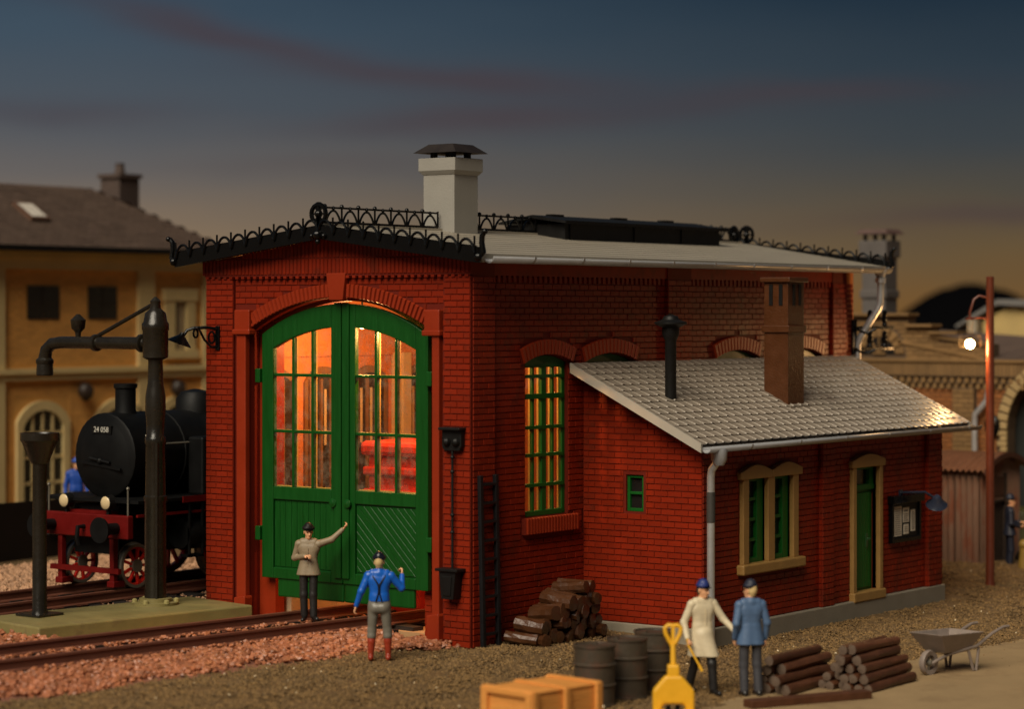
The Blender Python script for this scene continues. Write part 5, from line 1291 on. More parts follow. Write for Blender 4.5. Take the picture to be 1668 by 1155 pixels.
# things fixed to the shed and the annex
wl = thing('wall_lamp', 'black scrolled iron wall lamp on the left corner pier of the shed', 'lamp', (-.06, 5.95, 5.4))
MB().box(-.05, 0, -.05, .05, -.30, .16).build('back_plate', BLACKM, wl, bevel=.01)
MB().tube([(-.04, 0, .10), (-.20, .10, .13), (-.38, .28, .12), (-.47, .36, .08), (-.53, .43, -.05)], .03, 8).tube([(-.04, 0, -.22), (-.14, .06, -.24), (-.24, .14, -.10), (-.31, .21, .10)], .022, 8).tube([(-.36+.06*math.cos(2*PI*k/10), .25, .02+.08*math.sin(2*PI*k/10)) for k in range(11)], .02, 6).tube([(-.13, .06+.08*math.cos(2*PI*k/10), -.06+.11*math.sin(2*PI*k/10)) for k in range(11)], .02, 6).build('scroll_arm', BLACKM, wl, smooth=True)
ws_ = MB().lathe([(.04, .16), (.06, .10), (.10, .07), (.24, -.05), (.23, -.06), (.06, .03)], (0, 0, 0), 'z', 18).ball((0, 0, .0), .07, 8).build('lamp_shade', BLACKM, wl, smooth=True)
ws_.location = (-.56, .46, -.12); ws_.rotation_euler = (.25, .25, 0)
sg = thing('iron_lever_box', 'black iron wall fitting with long rod and hanging box on right door pier', 'rod box', (-.06, .33, .85))
MB().prism([(-.25, 2.92), (.22, 2.92), (.22, 2.97), (-.25, 2.97)], ((0, 0, 0), (0, 1, 0), (-1, 0, 0)), .005, .22).prism([(-.18, 2.56), (.16, 2.56), (.20, 2.64), (.20, 2.92), (-.22, 2.92), (-.22, 2.64)], ((0, 0, 0), (0, 1, 0), (-1, 0, 0)), .01, .13).build('head_bracket', BLACKR, sg, bevel=.015)
for yy in (-.12, .08): MB().ball((-.14, yy, 2.72), .08, 8).build('knob', BLACKR, sg, smooth=True)
rod = MB().tube([(-.10, -.01, .5), (-.10, -.01, 2.75)], .022, 8).build('rod', BLACKR, sg, smooth=True)
for zz in (1.15, 1.45, 2.2, 2.45): MB().ball((-.10, -.01, zz), .038, 7).build('coupling', BLACKR, rod, smooth=True)
MB().prism([(-.13, 0), (.13, 0), (.18, .48), (-.18, .48)], ((0, 0, 0), (0, 1, 0), (-1, 0, 0)), .01, .24).prism([(-.24, .48), (.24, .48), (.24, .53), (-.24, .53)], ((0, 0, 0), (0, 1, 0), (-1, 0, 0)), .01, .28).prism([(-.08, .06), (.08, .06), (.11, .40), (-.11, .40)], ((0, 0, 0), (0, 1, 0), (-1, 0, 0)), .24, .26).build('hanging_box', BLACKR, sg, bevel=.012)
la = thing('ladder', 'black ladder leaning upright against the side wall next to the corner pier', 'ladder', (.15, -.12, 0))
LADM = mat('ladder_black', (.008, .008, .009), .45, spec=.25, var=.2)
for x in (.0, .44): MB().bar((x, 0, -.05), (x, .07, 2.98), .075, .09).build('rail', LADM, la, bevel=.012)
for k in range(9): MB().bar((.03, .005+.007*k, .22+k*.325), (.41, .005+.007*k, .22+k*.325), .06, .05).build('rung', LADM, la, bevel=.008)
nb = thing('notice_board', 'black notice board with four pale papers beside the office door', 'notice board', (10.38, ayf-.03, 1.20))
MB().box(.04, 1.20, -.06, .0, 0, .82).build('back_board', BLACKR, nb, bevel=.01)
MB().box(0, .07, -.10, .0, -.03, .86).box(1.17, 1.24, -.10, .0, -.03, .86).box(.07, 1.17, -.10, .0, -.03, .06).box(-.04, 1.28, -.16, .0, .76, .92).build('frame', BLACKM, nb, bevel=.01)
PAP = mat('notice_paper', (.62, .54, .42), .8, var=.1)
INK = mat('notice_ink', (.10, .085, .07), .8)
for (a_, b_, z0_, z1_, kind) in ((.13, .44, .10, .70, 0), (.50, .76, .36, .66, 1), (.53, .74, .12, .32, 2), (.84, 1.02, .16, .60, 3)):
    pp = MB().box(a_, b_, -.07, -.062, z0_, z1_).build('paper', PAP, nb)
    ik = MB(); z = z1_-.05
    if kind == 3: ik.box(a_+.04, a_+.05, -.073, -.070, z0_+.05, z1_-.05).box(b_-.05, b_-.04, -.073, -.070, z0_+.05, z1_-.05).box(a_+.05, b_-.05, -.073, -.070, z1_-.06, z1_-.05).box(a_+.05, b_-.05, -.073, -.070, z0_+.05, z0_+.06)
    elif kind == 1: ik.box(a_+.05, b_-.05, -.073, -.070, z1_-.08, z1_-.05); z -= .08
    while z > z0_+.04:
        ik.box(a_+(.06 if kind == 3 else .03), b_-(.06 if kind == 3 else .03+random.uniform(0, .06)), -.073, -.070, z-.012, z); z -= .042
    ik.build('print_lines', INK, pp)
al = thing('gooseneck_lamp', 'dark blue gooseneck wall lamp above the notice board', 'lamp', (11.2, ayf-.05, 2.02))
ALM = mat('dark_blue_enamel', (.025, .03, .05), .22, var=.1)
MB().box(-.36, -.24, .0, .05, .08, .2).tube([(-.3, .03, .14), (-.3, -.25, .16), (-.1, -.42, .16), (.06, -.52, .06)], .026, 8).build('arm', ALM, al, smooth=True)
hs = MB().lathe([(.05, .12), (.09, .08), (.10, .02), (.22, -.10), (.21, -.11), (.08, 0)], n=18).ball((0, 0, -.06), .07, 8).build('lamp_shade', ALM, al, smooth=True)
hs.location = (.12, -.58, -.02); hs.rotation_euler = (.3, -.5, 0)

# ================================================================== FOREGROUND OBJECTS
G0 = -.22
cr = thing('wooden_crate', 'bright orange wooden crate with raised battens at the bottom edge', 'crate', (-5.34, -5.36, G0), R(-8))
CL, CW, CH = 1.42, .98, .74
MB().box(-CL/2+.04, CL/2-.04, -CW/2+.04, CW/2-.04, .02, CH-.03).build('box', CRATE, cr)
for sgn in (-1, 1):
    z = .04
    while z < CH-.1: MB().box(-CL/2+.03, CL/2-.03, sgn*(CW/2-.045)-.012, sgn*(CW/2-.045)+.012, z, z+.118).build('plank', CRATE, cr, bevel=.006, seg=1); z += .122
    z = .04
    while z < CH-.1: MB().box(sgn*(CL/2-.045)-.012, sgn*(CL/2-.045)+.012, -CW/2+.05, CW/2-.05, z, z+.118).build('plank', CRATE, cr, bevel=.006, seg=1); z += .122
    for y in (-CW/2+.05, CW/2-.05): MB().box(sgn*CL/2-.03, sgn*CL/2+.03, y-.06, y+.06, 0, CH).build('batten', CRATE, cr, bevel=.012)
    for z in (.03, CH-.08): MB().box(sgn*CL/2-.026, sgn*CL/2+.026, -CW/2+.11, CW/2-.11, z, z+.09).build('batten', CRATE, cr, bevel=.01)
    for x in (-CL/2+.06, -.0, CL/2-.06): MB().box(x-.055, x+.055, sgn*CW/2-.03, sgn*CW/2+.03, 0, CH+.01).build('batten', CRATE, cr, bevel=.012)
x = -CL/2+.03; y = -CW/2+.02
while y < CW/2-.05: MB().box(-CL/2+.02, CL/2-.02, y, y+.115, CH-.035, CH-.008).build('plank', CRATE, cr, bevel=.006, seg=1); y += .119
for x in (-CL/2+.05, 0, CL/2-.05): MB().box(x-.055, x+.055, -CW/2, CW/2, CH-.008, CH+.022).build('batten', CRATE, cr, bevel=.01)

bproto = None
for i, (x, y, lb, rz) in enumerate(((-2.62, -4.38, 'dark steel drum nearest the orange crate, leftmost of the three', 0), (-1.70, -4.36, 'dark steel drum standing in the middle of the three drums', 1.1), (-.72, -4.22, 'dark olive steel drum nearest the yellow pallet truck', 2.3))):
    if i == 0:
        bproto = thing('oil_drum', lb, 'drum', (x, y, G0), rz, 'steel drums in the foreground')
        R0 = .315
        MB().lathe([(R0, 0), (R0+.012, .01), (R0+.012, .03), (R0, .04), (R0, .30), (R0+.022, .315), (R0+.022, .335), (R0, .35), (R0, .61), (R0+.022, .625), (R0+.022, .645), (R0, .66), (R0, .89), (R0+.014, .90), (R0+.014, .935), (R0-.01, .935), (R0-.014, .91), (.01, .912)], n=32).build('shell', BARREL, bproto, smooth=True)
        MB().lathe([(.045, .91), (.045, .935), (.01, .936)], (.16, .1, 0), 'z', 12).build('bung', BARREL, bproto, smooth=True)
        o = bproto
    else:
        o = copy_tree(bproto); o.location = (x, y, G0); o.rotation_euler = (0, 0, rz); o['label'] = lb

# yellow pallet truck, handle up, forks towards the camera
pj = thing('pallet_truck', 'yellow pallet truck with upright looped handle between the drums and the workers', 'pallet truck', (-2.96, -6.04, G0), math.atan2(-.5976, -.8018)-PI/2)
# local +y points to the camera
pf_ = ((0, 0, 0), (1, 0, 0), (0, 1, 0))
MB().prism([(-.31, .12), (-.31, .42), (-.12, .64), (.12, .64), (.31, .42), (.31, .12), (.20, .12), (.14, .22), (-.14, .22), (-.20, .12)], pf_, -.10, .08).build('body', YELLOW, pj, bevel=.035)
for x in (-.22, .22):
    fk = MB().box(x-.09, x+.09, .02, 1.0, .07, .15).build('fork', YELLOW, pj, bevel=.025)
    MB().lathe([(.05, x-.04), (.05, x+.04)], (0, .85, .05), 'x', 12).build('roller', BLACKR, fk)
MB().box(-.09, .09, -.12, .06, .60, .80).build('pump_block', YELLOW, pj, bevel=.03)
for x in (-.07, .07): MB().lathe([(.09, x-.03), (.09, x+.03)], (0, -.12, .09), 'x', 14).build('steer_wheel', BLACKR, pj)
hd = MB().tube([(0, -.04, .75), (0, -.09, 1.10)], [.045, .04], 10).build('handle', YELLOW, pj, smooth=True)
MB().tube([(q[0], q[1], q[2]-.13) for q in [(0, -.10, 1.18), (-.05, -.105, 1.26), (-.11, -.11, 1.38), (-.12, -.115, 1.46), (-.07, -.12, 1.50), (0, -.12, 1.49), (.07, -.12, 1.50), (.12, -.115, 1.46), (.11, -.11, 1.38), (.05, -.105, 1.26), (0, -.10, 1.18)]], .034, 10).bar((0, -.10, 1.07), (0, -.12, 1.35), .06, .05).build('grip_loop', YELLOW, hd, smooth=True)

# logs
def log_mesh(L, r):
    b = MB(); n = 10; vs = []
    for i in range(5):
        for j in range(n):
            t = 2*PI*j/n; rr = r*(1+random.uniform(-.11, .11)); vs.append((L*(i/4-.5), rr*math.cos(t), rr*math.sin(t)))
    b.add(vs, [(i*n+j, i*n+(j+1) % n, (i+1)*n+(j+1) % n, (i+1)*n+j) for i in range(4) for j in range(n)])
    return b, n, vs
def make_log(name, label, group, L, r, loc, rot, bark, cut, lab_cat='log'):
    b, n, vs = log_mesh(L, r)
    t = thing(name, label, lab_cat, loc, 0, group); t.rotation_euler = rot
    b.build('bark', bark, t, smooth=(bark is not FIREW))
    MB().add(vs[:n]+[(-L/2-.01, 0, 0)], [((j+1) % n, j, n) for j in range(n)]).build('cut_end', cut, t)
    MB().add(vs[-n:]+[(L/2+.01, 0, 0)], [(j, (j+1) % n, n) for j in range(n)]).build('cut_end', cut, t)
    return t
ORD = ['first', 'second', 'third', 'fourth', 'fifth', 'sixth', 'seventh', 'eighth', 'ninth']
def log_label(k, i, cnt, nrows, where):
    row = 'top' if k == nrows-1 else ('bottom' if k == 0 else ORD[k]+' lowest')
    if cnt == 1: return 'single log lying on top of '+where
    return ORD[i]+' log from the path, '+row+' row of '+where
def log_pile(x0, y0, L, r, rows, ang, label, group, bark, cut, jit=.10):
    d = Vector((math.cos(ang), math.sin(ang), 0)); n = Vector((-math.sin(ang), math.cos(ang), 0)); row_h = r*1.76
    for k, cnt in enumerate(rows):
        for i in range(cnt):
            off = (i-(cnt-1)/2)*r*2.04
            p = Vector((x0, y0, 0))+n*off+d*random.uniform(-jit, jit)
            rr = r*random.uniform(.9, 1.02)
            make_log('log', log_label(k, i, cnt, len(rows), label), group, L*random.uniform(.93, 1.05), rr, (p.x, p.y, G0+r+k*row_h), (random.uniform(0, 6), random.uniform(-.015, .015), ang+random.uniform(-.03, .03)), bark, cut)
log_pile(.72, -6.0, 1.75, .086, [4, 3, 2, 1], R(3), 'low stack behind blue-jacketed man', 'logs in the stack beside the blue jacket', CREOS, LOGCUT, .14)
log_pile(1.62, -6.80, 1.6, .080, [6, 5, 4, 3, 2], R(2), 'taller stack beside wheelbarrow', 'logs in the stack beside the wheelbarrow', CREOS, LOGCUT, .10)
# firewood heap against the side wall: logs lying with their ends towards the yard
for k, (cnt, xs) in enumerate(((9, .84), (8, 1.0), (6, 1.36), (4, 1.72), (2, 2.05))):
    for i in range(cnt):
        r = random.uniform(.095, .15)
        make_log('firewood_log', ORD[i]+' firewood log from the left, '+('bottom' if k == 0 else ORD[k]+' lowest')+' row of heap against shed wall', 'firewood in the heap', random.uniform(.55, .78), r, (xs+i*.236+random.uniform(-.03, .03), -.48-.03*k+random.uniform(-.06, .05), .10+k*.205+random.uniform(-.02, .02)), (random.uniform(0, 6), random.uniform(-.14, .14), PI/2+random.uniform(-.25, .25)), FIREW, FIREW)
tm_ = thing('timber_beam', 'long brown timber beam lying on the sandy path at the bottom edge', 'beam', (-.55, -6.95, G0+.012), math.atan2(-.88, 1.76))
MB().box(-1.1, 1.1, -.13, .13, 0, .12).build('beam', CREOS, tm_, bevel=.012)

wb = thing('wheelbarrow', 'grey metal wheelbarrow standing on the sandy path', 'wheelbarrow', (3.42, -7.12, G0), R(-9))
# local +x towards the handles
b = MB()
b.add([(-.02, -.20, .36), (.62, -.22, .36), (.62, .22, .36), (-.02, .20, .36), (-.32, -.34, .70), (.86, -.36, .66), (.86, .36, .66), (-.32, .34, .70),
       (.0, -.17, .385), (.60, -.19, .385), (.60, .19, .385), (.0, .17, .385), (-.28, -.31, .70), (.83, -.33, .66), (.83, .33, .66), (-.28, .31, .70)],
      [(0,3,2,1),(0,1,5,4),(1,2,6,5),(2,3,7,6),(3,0,4,7),(8,9,10,11),(9,8,12,13),(10,9,13,14),(11,10,14,15),(8,11,15,12),(4,5,13,12),(5,6,14,13),(6,7,15,14),(7,4,12,15)])
tray = b.build('tray', BARROW, wb, bevel=.012)
for sgn in (-1, 1):
    MB().tube([(-.22, sgn*.06, .20), (.1, sgn*.16, .33), (.75, sgn*.28, .42), (1.15, sgn*.31, .60), (1.45, sgn*.32, .68), (1.62, sgn*.32, .68)], .028, 8).build('handle', BARROW, wb, smooth=True)
    MB().tube([(.55, sgn*.24, .40), (.66, sgn*.27, .03), (.74, sgn*.27, .0), (.82, sgn*.27, .40)], .025, 8).build('leg', BARROW, wb, smooth=True)
whl = MB().lathe([(.13, -.04), (.20, -.05), (.215, 0), (.20, .05), (.13, .04), (.13, -.04)], (0, 0, 0), 'y', 20, cap=False).build('wheel', BARROW, wb, smooth=True); whl.location = (-.22, 0, .21)
MB().lathe([(.05, -.07), (.05, .07)], (0, 0, 0), 'y', 10).bar((-.14, 0, 0), (.14, 0, 0), .03, .03).bar((0, 0, -.14), (0, 0, .14), .03, .03).build('hub', STEEL, whl)

yp = thing('yellow_pump', 'small yellow post standing at the right edge near the hut', 'post', (18.7, -1.62, -.22))
MB().lathe([(.20, 0), (.22, .03), (.15, .08), (.11, .45), (.10, .62)], n=16).build('post', mat('dull_yellow', (.26, .16, .03), .5), yp, smooth=True)
MB().ball((0, 0, .68), .13, 8).build('knob', MATS['dull_yellow'], yp, smooth=True)
sk = thing('dark_bag', 'dark brown bag lying behind the uniformed man near the hut door', 'bag', (20.2, -1.0, -.22))
MB().ball((0, 0, .22), .34, 10, (1.1, .8, .68)).build('bag_body', mat('bag_brown', (.035, .02, .014), .7), sk, smooth=True)
MB().tube([(-.15, 0, .40), (0, 0, .52), (.15, 0, .40)], .03, 6).build('bag_handle', MATS['bag_brown'], sk)
ol = thing('olive_tank', 'olive green tank at the right edge behind the hut', 'tank', (21.7, -.15, -.22))
MB().lathe([(.30, 0), (.30, 1.1), (.24, 1.2), (.1, 1.25)], n=16).build('tank_body', mat('olive_paint', (.12, .11, .03), .5, var=.2), ol, smooth=True)
MB().lathe([(.08, 1.22), (.08, 1.3)], n=10).build('tank_cap', MATS['olive_paint'], ol)
# ================================================================== PEOPLE
def surface_nets(vol, h, org):
    """closed quad surface of the zero level of a sampled distance field"""
    neg = vol < 0; nx, ny, nz = vol.shape
    c = np.zeros((nx-1, ny-1, nz-1), np.int8)
    for i in (0, 1):
        for j in (0, 1):
            for k in (0, 1): c += neg[i:nx-1+i, j:ny-1+j, k:nz-1+k]
    act = (c > 0) & (c < 8); idx = -np.ones(act.shape, np.int64); cells = np.argwhere(act); idx[act] = np.arange(len(cells))
    acc = np.zeros((len(cells), 3)); cnt = np.zeros(len(cells))
    cn = [(i, j, k) for i in (0, 1) for j in (0, 1) for k in (0, 1)]
    val = {q: vol[cells[:,0]+q[0], cells[:,1]+q[1], cells[:,2]+q[2]] for q in cn}
    for a in cn:
        for ax in range(3):
            if a[ax] == 0:
                b = list(a); b[ax] = 1; b = tuple(b); va, vb = val[a], val[b]; m = (va < 0) != (vb < 0)
                t = va/(va-vb+1e-12); p = np.tile(np.array(a, float), (len(cells), 1)); p[:,ax] = t
                acc[m] += p[m]; cnt[m] += 1
    V = (cells+acc/cnt[:,None])*h+np.array(org)
    F = []
    for ax in range(3):
        o1, o2 = [(1, 2), (2, 0), (0, 1)][ax]
        s0 = [slice(None)]*3; s1 = [slice(None)]*3; s0[ax] = slice(0, -1); s1[ax] = slice(1, None)
        e = np.argwhere(neg[tuple(s0)] != neg[tuple(s1)])
        ok = (e[:,o1] > 0) & (e[:,o2] > 0) & (e[:,o1] < vol.shape[o1]-1) & (e[:,o2] < vol.shape[o2]-1); e = e[ok]
        flip = neg[tuple(s0)][tuple(e.T)]
        q = []
        for d1, d2 in ((1, 1), (0, 1), (0, 0), (1, 0)):
            cc = e.copy(); cc[:,o1] -= d1; cc[:,o2] -= d2; q.append(idx[tuple(cc.T)])
        q = np.stack(q, 1); q[~flip] = q[~flip][:, ::-1]; F.append(q)
    return V, np.concatenate(F)
def sdf_mesh(name, prims, m, parent, h=.012, k=.02, cut=None):
    """prims: (a, b, ra, rb[, squash axis vector, squash factor]) tapered capsules, smoothly joined"""
    P = np.array([p[0] for p in prims]+[p[1] for p in prims]); rad = max(max(p[2], p[3]) for p in prims)
    lo = P.min(0)-rad-.04; hi = P.max(0)+rad+.04
    n = np.ceil((hi-lo)/h).astype(int)+1
    vol = np.full(n, 1.0, np.float32)
    for p in prims:
        a, b, ra, rb = np.array(p[0], float), np.array(p[1], float), p[2], p[3]
        mg = max(ra, rb)+.05
        i0 = np.maximum(0, np.floor((np.minimum(a, b)-mg-lo)/h).astype(int)); i1 = np.minimum(n, np.ceil((np.maximum(a, b)+mg-lo)/h).astype(int)+1)
        gxx = [lo[q]+h*np.arange(i0[q], i1[q]) for q in range(3)]
        X = np.stack(np.meshgrid(*gxx, indexing='ij'), -1)
        d = b-a; L2 = d.dot(d)
        t = np.clip(((X-a)@d)/(L2+1e-9), 0, 1)
        D = X-(a+t[..., None]*d)
        if len(p) > 4:
            ax = np.array(p[4], float); ax /= np.linalg.norm(ax); s_ = (D@ax)
            D = D+ax*(s_*(1/p[5]-1))[..., None]
        dist = np.linalg.norm(D, axis=-1)-(ra+(rb-ra)*t)
        sl_ = tuple(slice(i0[q], i1[q]) for q in range(3)); v = vol[sl_]
        hh = np.clip(.5+.5*(v-dist)/k, 0, 1)
        vol[sl_] = v*(1-hh)+dist*hh-k*hh*(1-hh)
    if cut is not None:
        zz = lo[2]+h*np.arange(n[2]); vol = np.maximum(vol, (cut-zz)[None, None, :].astype(np.float32))
    V, F = surface_nets(vol, h, lo)
    return mesh_np(name, V, F, m, parent, smooth=True)
def v3(*a): return np.array(a, float)
def person(label, loc, face, pose, cols, height=1.75, group=None, cap=True, hair=None, coat=None, braces=False, tall_boots=False, fine=True):
    """pose: joints in figure space (x to the figure's right, y forward, z up), for a 1.75 m figure"""
    t = thing('person', label, 'person', loc, math.atan2(face[1], face[0])-PI/2, group); t.scale = (height/1.75,)*3
    J = dict(neck=v3(0, 0, 1.47), head=v3(0, .02, 1.62), chest=v3(0, 0, 1.27), waist=v3(0, 0, 1.06), pelvis=v3(0, 0, .93),
             shR=v3(.18, 0, 1.41), shL=v3(-.18, 0, 1.41), hipR=v3(.095, 0, .90), hipL=v3(-.095, 0, .90),
             elR=v3(.25, -.03, 1.12), wrR=v3(.27, .04, .87), elL=v3(-.25, -.03, 1.12), wrL=v3(-.27, .04, .87),
             knR=v3(.11, .02, .49), anR=v3(.12, -.02, .09), knL=v3(-.11, .02, .49), anL=v3(-.12, -.02, .09), toeR=None, toeL=None)
    J.update({k_: v3(*q) for k_, q in pose.items() if k_ not in ('look', 'curlR', 'curlL')})
    look = v3(*pose.get('look', (0, 1, 0))); look /= np.linalg.norm(look)
    side = np.cross(look, (0, 0, 1)); side /= np.linalg.norm(side); upv = np.cross(side, look)
    hc = J['head']
    fwd = v3(0, 1, 0)
    skin = []
    # head: skull, jaw, nose, brow, ears, neck
    skin += [(hc+upv*.035-look*.012, hc+upv*.035-look*.012, .098, .098, side, .80), (hc-upv*.03+look*.03, hc-upv*.075+look*.045, .072, .050, side, .85),
             (hc+look*.098+upv*.012, hc+look*.112-upv*.022, .010, .017), (hc+look*.082+upv*.035-side*.03, hc+look*.082+upv*.035+side*.03, .014, .014),
             (hc+look*.078-upv*.055-side*.018, hc+look*.078-upv*.055+side*.018, .010, .010),
             (hc+side*.080-look*.01+upv*.015, hc+side*.083-look*.015-upv*.02, .018, .012, side, .5), (hc-side*.080-look*.01+upv*.015, hc-side*.083-look*.015-upv*.02, .018, .012, side, .5),
             (J['neck']-v3(0, .0, .04), hc-upv*.05-look*.01, .062, .055)]
    # torso and limbs under the clothes
    skin += [(J['chest']+v3(-.07, 0, .06), J['chest']+v3(.07, 0, .06), .115, .115, fwd, .75), (J['chest'], J['pelvis'], .12, .12, fwd, .75)]
    for s_ in 'RL':
        sh_, el, wr, hp, kn, an = (J[q+s_] for q in ('sh', 'el', 'wr', 'hip', 'kn', 'an'))
        skin += [(sh_, el, .048, .040), (el, wr, .038, .026), (hp, kn, .080, .052), (kn, an, .050, .036)]
        toe = J['toe'+s_] if J['toe'+s_] is not None else an+v3(0, .17, -.06)
        skin += [(an-v3(0, .03, .04), toe, .036, .030)]
        J['toe'+s_] = toe
    body = sdf_mesh('body', skin_hands(skin, J, pose), SKIN, t, .0085 if fine else .012, .014)
    # trousers, boots
    tf = .84 if coat else 1.0
    tr = [(J['pelvis']+v3(-.055, 0, .04), J['pelvis']+v3(.055, 0, .04), .125*tf, .125*tf, fwd, .80), (J['pelvis']+v3(-.06, -.03, -.06)*tf, J['pelvis']+v3(.06, -.03, -.06)*tf, .10*tf, .10*tf)]
    bt = []
    for s_ in 'RL':
        hp, kn, an, toe = J['hip'+s_], J['kn'+s_], J['an'+s_], J['toe'+s_]
        if tall_boots:
            low = kn+(an-kn)*.22
            tr += [(hp, kn, .100, .072), (kn, low, .072, .070), (low-v3(0, .0, .0), low, .072, .072)]
            bt += [(kn+(an-kn)*.20, kn+(an-kn)*.45, .066, .066), (kn+(an-kn)*.45, an, .064, .048), (an-v3(0, .035, .035), toe, .048, .038), (an-v3(0, .05, .055), an-v3(0, .03, .055), .035, .035)]
        else:
            tr += [(hp, kn, .098*tf, .074), (kn, an+v3(0, 0, .01), .072, .068)]
            bt += [(an, an-v3(0, .03, .03), .05, .05), (an-v3(0, .045, .045), toe, .044, .038)]
    if coat: tr = tr if not coat.get('skirt') else tr
    sdf_mesh('trousers', tr, cols['trousers'], t, .012, .03)
    sdf_mesh('boots', bt, cols['boots'], t, .010, .015)
    # jacket or shirt
    jk = [(J['chest']+v3(-.085, 0, .07), J['chest']+v3(.085, 0, .07), .130, .130, fwd, .76), (J['chest']+v3(-.05, 0, 0), J['waist']+v3(-.03, 0, .0), .130, .118, fwd, .80), (J['chest']+v3(.05, 0, 0), J['waist']+v3(.03, 0, .0), .130, .118, fwd, .80),
          (J['neck']-v3(0, .01, .02), J['neck']+v3(0, .0, .02), .078, .064), (J['shL']+v3(.07, 0, .035), J['shR']+v3(-.07, 0, .035), .075, .075)]
    hem = (coat or {}).get('hem', .98)
    fl = .165 if coat else .124
    for sx in (-1, 1): jk += [(J['waist']+v3(.045*sx, 0, 0), v3(.062*sx, .0, min(hem, .86)), .126, fl, fwd, .88)]
    if coat and coat.get('skirt'):
        for s_ in 'RL':
            kn = J['kn'+s_]; hp = J['hip'+s_]; jk += [(J['pelvis'], hp+(kn-hp)*.9, .162, .140)]
        jk += [(J['pelvis'], (J['knR']+J['knL'])/2+v3(0, 0, .0), .15, .15)]
    jo = sdf_mesh('jacket' if coat else 'shirt', jk, cols['top'], t, .012, .028, cut=hem)
    for s_ in 'RL':
        sh_, el, wr = J['sh'+s_], J['el'+s_], J['wr'+s_]; inn = v3(-.06 if s_ == 'R' else .06, 0, .01)
        sdf_mesh('sleeve', [(sh_+inn, sh_, .074, .072, fwd, .95), (sh_, el, .071, .058), (el, el+(wr-el)*.93, .056, .044)], cols['top'], jo, .011, .025)
    if coat:                                                   # lapels, buttons, pocket flaps
        yb_ = .118
        MB().bar((-.012, .112, 1.34), (-.005, .118, hem+.04), .012, .006).build('front_seam', cols['top'], jo)
    if braces:
        st_ = MB()
        # two straps over the shoulders crossing on the back into one
        def back_y(z): return -.118 if z > 1.15 else -.112
        for sg in (-1, 1):
            st_.tube([(sg*.10, .05, 1.455), (sg*.115, -.03, 1.46), (sg*.10, -.085, 1.40), (sg*.05, -.116, 1.33), (sg*.012, -.122, 1.27), (sg*.004, -.120, 1.20), (sg*.010, -.116, 1.12), (sg*.04, -.112, 1.02), (sg*.05, -.112, .985)], .0125, 6)
        st_.build('braces', BLACKR, t)
    hair_m = hair or mat('dark_hair', (.03, .018, .01), .6)
    sdf_mesh('hair', [(hc+upv*.045-look*.022, hc+upv*.02-look*.03, .096, .090, side, .84), (hc-upv*.02-look*.045, hc-upv*.045-look*.045, .060, .050, side, 1.1)], hair_m, t, .010, .015)
    if cap:
        cm = cols.get('cap', BLACKR)
        cp = sdf_mesh('cap', [(hc+upv*.088-look*.005-side*.02, hc+upv*.088-look*.005+side*.02, .098, .098, upv, .55), (hc+upv*.075-look*.008, hc+upv*.10-look*.008, .090, .098, side, .88)], cm, t, .009, .02)
        sdf_mesh('cap_peak', [(hc+upv*.062+look*.085-side*.035, hc+upv*.062+look*.085+side*.035, .045, .045, upv, .22)], BLACKM, cp, .007, .01)
    EYE = mat('eye_dark', (.02, .015, .012), .3)
    e = MB()
    for sg in (-1, 1): e.ball(tuple(hc+look*.086+side*(sg*.032)+upv*.016), .011, 6)
    e.build('eyes', EYE, t, smooth=True)
    mo = MB(); mo.bar(tuple(hc+look*.088-upv*.046-side*.02), tuple(hc+look*.088-upv*.046+side*.02), .007, .006); mo.build('mouth', mat('lip', (.35, .09, .06), .5), t)
    return t
def skin_hands(skin, J, pose):
    out = list(skin)
    for s_ in 'RL':
        el, wr = J['el'+s_], J['wr'+s_]; d = wr-el; d /= np.linalg.norm(d)
        curl = pose.get('curl'+s_, .35)
        # palm plane: across = roughly the figure's front-back axis when the arm hangs
        ac = v3(0, 1, 0)-d*d[1]
        if np.linalg.norm(ac) < .3: ac = v3(1, 0, 0)-d*d[0]
        ac /= np.linalg.norm(ac); nn = np.cross(d, ac); inward = -1 if s_ == 'R' else 1
        if nn[0]*inward < 0: nn = -nn
        out += [(wr, wr+d*.03, .026, .027, nn, .75), (wr+d*.035-ac*.022, wr+d*.085-ac*.028, .020, .019, nn, .8), (wr+d*.035+ac*.022, wr+d*.085+ac*.028, .020, .019, nn, .8)]
        for f_, (o_, ln) in enumerate(((-.033, .060), (-.011, .074), (.011, .080), (.033, .072))):
            b0 = wr+d*.085+ac*o_; c1 = math.cos(curl), math.sin(curl); m1 = b0+(d*c1[0]+nn*c1[1])*ln*.5
            c2 = math.cos(curl*2.4), math.sin(curl*2.4); m2 = m1+(d*c2[0]+nn*c2[1])*ln*.5
            out += [(b0, m1, .0105, .0098), (m1, m2, .0098, .0085)]
        th0 = wr+d*.025+ac*.028; th1 = th0+d*.035+ac*.032+nn*.010; th2 = th1+d*.034+nn*.014+ac*.004
        out += [(th0, th1, .014, .012), (th1, th2, .012, .0095)]
    return out
GREYJ = cloth('grey_cloth', (.26, .20, .125)); BLACKT = cloth('black_cloth', (.018, .016, .015), .45); BLUE = mat('blue_paint_shirt', (.008, .11, .52), .34, var=.10, vscale=7, bump=.004, bscale=20)
GREYT = mat('grey_trousers', (.17, .155, .125), .32, var=.12, vscale=8, bump=.004, bscale=20); REDB = mat('red_brown_boots', (.28, .035, .015), .25, var=.25, vscale=9, bump=.003, bscale=20)
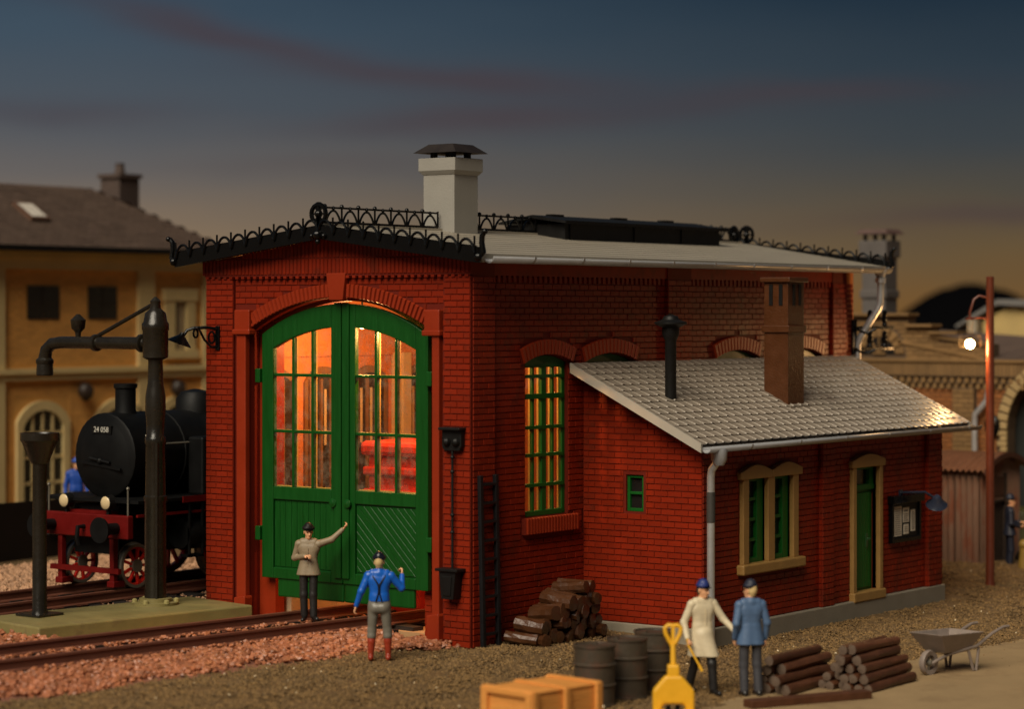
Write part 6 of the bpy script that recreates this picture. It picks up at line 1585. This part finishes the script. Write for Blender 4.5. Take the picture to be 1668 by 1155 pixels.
CREAM = cloth('cream_coat', (.66, .56, .38)); BLUEJ = cloth('slate_blue_cloth', (.075, .135, .25)); DGREY = cloth('dark_grey_cloth', (.05, .05, .058)); NAVY = cloth('navy_cloth', (.014, .017, .032)); CAPB = cloth('blue_cap_cloth', (.015, .03, .16)); BOOTB = mat('black_boots', (.015, .013, .012), .35)
BLOND = mat('blond_hair', (.62, .45, .20), .6); DRVB = cloth('driver_blue', (.01, .06, .34))
cam_dir = (-.8018, -.5976)
# man in grey jacket, back to the doors, arm stretched up to them (image right is the figure's left)
person('man in grey jacket and black cap on the track, one arm raised to the doors', (-.62, 3.22, .30), (-.86, -.50),
       dict(elL=(-.42, -.05, 1.49), wrL=(-.62, -.12, 1.68), elR=(.27, -.04, 1.15), wrR=(.03, .16, 1.20), knR=(.09, .01, .48), anR=(.085, -.02, .09), knL=(-.09, .02, .48), anL=(-.10, .03, .09), toeL=(-.19, .17, .05), look=(-.35, .9, -.12), curlL=.7, curlR=.5),
       dict(top=GREYJ, trousers=BLACKT, boots=BOOTB, cap=BLACKR), 1.70, coat=dict(hem=.84))
# man in blue shirt with braces, seen from behind
person('man in blue shirt, black braces and red-brown boots, his back to the camera', (-2.18, .28, .02), (.80, .60),
       dict(elL=(-.30, -.04, 1.15), wrL=(-.385, .0, .90), elR=(.37, .05, 1.19), wrR=(.37, .20, 1.40), shR=(.19, .01, 1.40), knR=(.135, .03, .49), anR=(.15, -.01, .09), knL=(-.125, .02, .49), anL=(-.14, -.03, .09), look=(.1, 1, .05), curlR=.9, curlL=.5),
       dict(top=BLUE, trousers=GREYT, boots=REDB, cap=mat('black_cap_gloss', (.010, .011, .018), .2)), 1.75, braces=True, tall_boots=True, hair=BLOND)
# man in the cream coat walking
person('man in long cream coat and blue cap striding beside the yellow pallet truck', (-.70, -5.12, G0), (-.55, -.84),
       dict(elL=(-.33, .06, 1.17), wrL=(-.47, .24, .97), elR=(.30, -.04, 1.13), wrR=(.30, .10, .88), knR=(.08, -.10, .50), anR=(.10, -.26, .12), toeR=(.10, -.10, .05), knL=(-.10, .14, .49), anL=(-.12, .16, .09), toeL=(-.14, .34, .04), look=(-.45, .85, -.1), curlR=1.1, curlL=.8),
       dict(top=CREAM, trousers=BLACKT, boots=BOOTB, cap=CAPB), 1.76, coat=dict(hem=.60, skirt=True))
person('man in slate blue jacket and dark trousers seen from behind, facing the cream coat', (-.46, -5.86, G0), (.62, .78),
       dict(elL=(-.25, -.05, 1.13), wrL=(-.23, .08, .88), elR=(.26, -.03, 1.13), wrR=(.26, .05, .87), knL=(-.10, .03, .49), anL=(-.10, .0, .09), knR=(.11, .01, .49), anR=(.12, -.03, .09), look=(-.55, .85, 0), curlR=.8, curlL=.8),
       dict(top=BLUEJ, trousers=DGREY, boots=BOOTB, cap=NAVY), 1.78, coat=dict(hem=.80), hair=BLOND)
person('man in dark uniform and peaked cap standing before the corrugated hut', (19.2, -1.02, -.22), (.55, -.83),
       dict(elR=(.24, .0, 1.13), wrR=(.12, .22, 1.05), elL=(-.24, .0, 1.13), wrL=(-.08, .26, 1.14), look=(.1, 1, 0), curlR=.9, curlL=.9),
       dict(top=NAVY, trousers=NAVY, boots=BOOTB, cap=NAVY), 1.74, coat=dict(hem=.84), fine=False)
person('man in bright blue jacket and blue cap standing beyond the locomotive front', (6.9, 17.2, .60), (-.6, -.8), dict(look=(.3, 1, 0)), dict(top=DRVB, trousers=NAVY, boots=BOOTB, cap=DRVB), 1.72, fine=False)
yl_ = thing('yellow_bar', 'short yellow bar held in the right hand of the man in the cream coat', 'bar', (-.70, -5.12, G0), math.atan2(-.84, -.55)-PI/2)
MB().tube([(.315, .12, .90), (.30, .15, .78), (.16, .26, .47)], .018, 8).build('rod', YELLOW, yl_, smooth=True)
MB().tube([(.17, .25, .49), (.13, .28, .40)], .026, 8).build('tip', YELLOW, yl_, smooth=True)
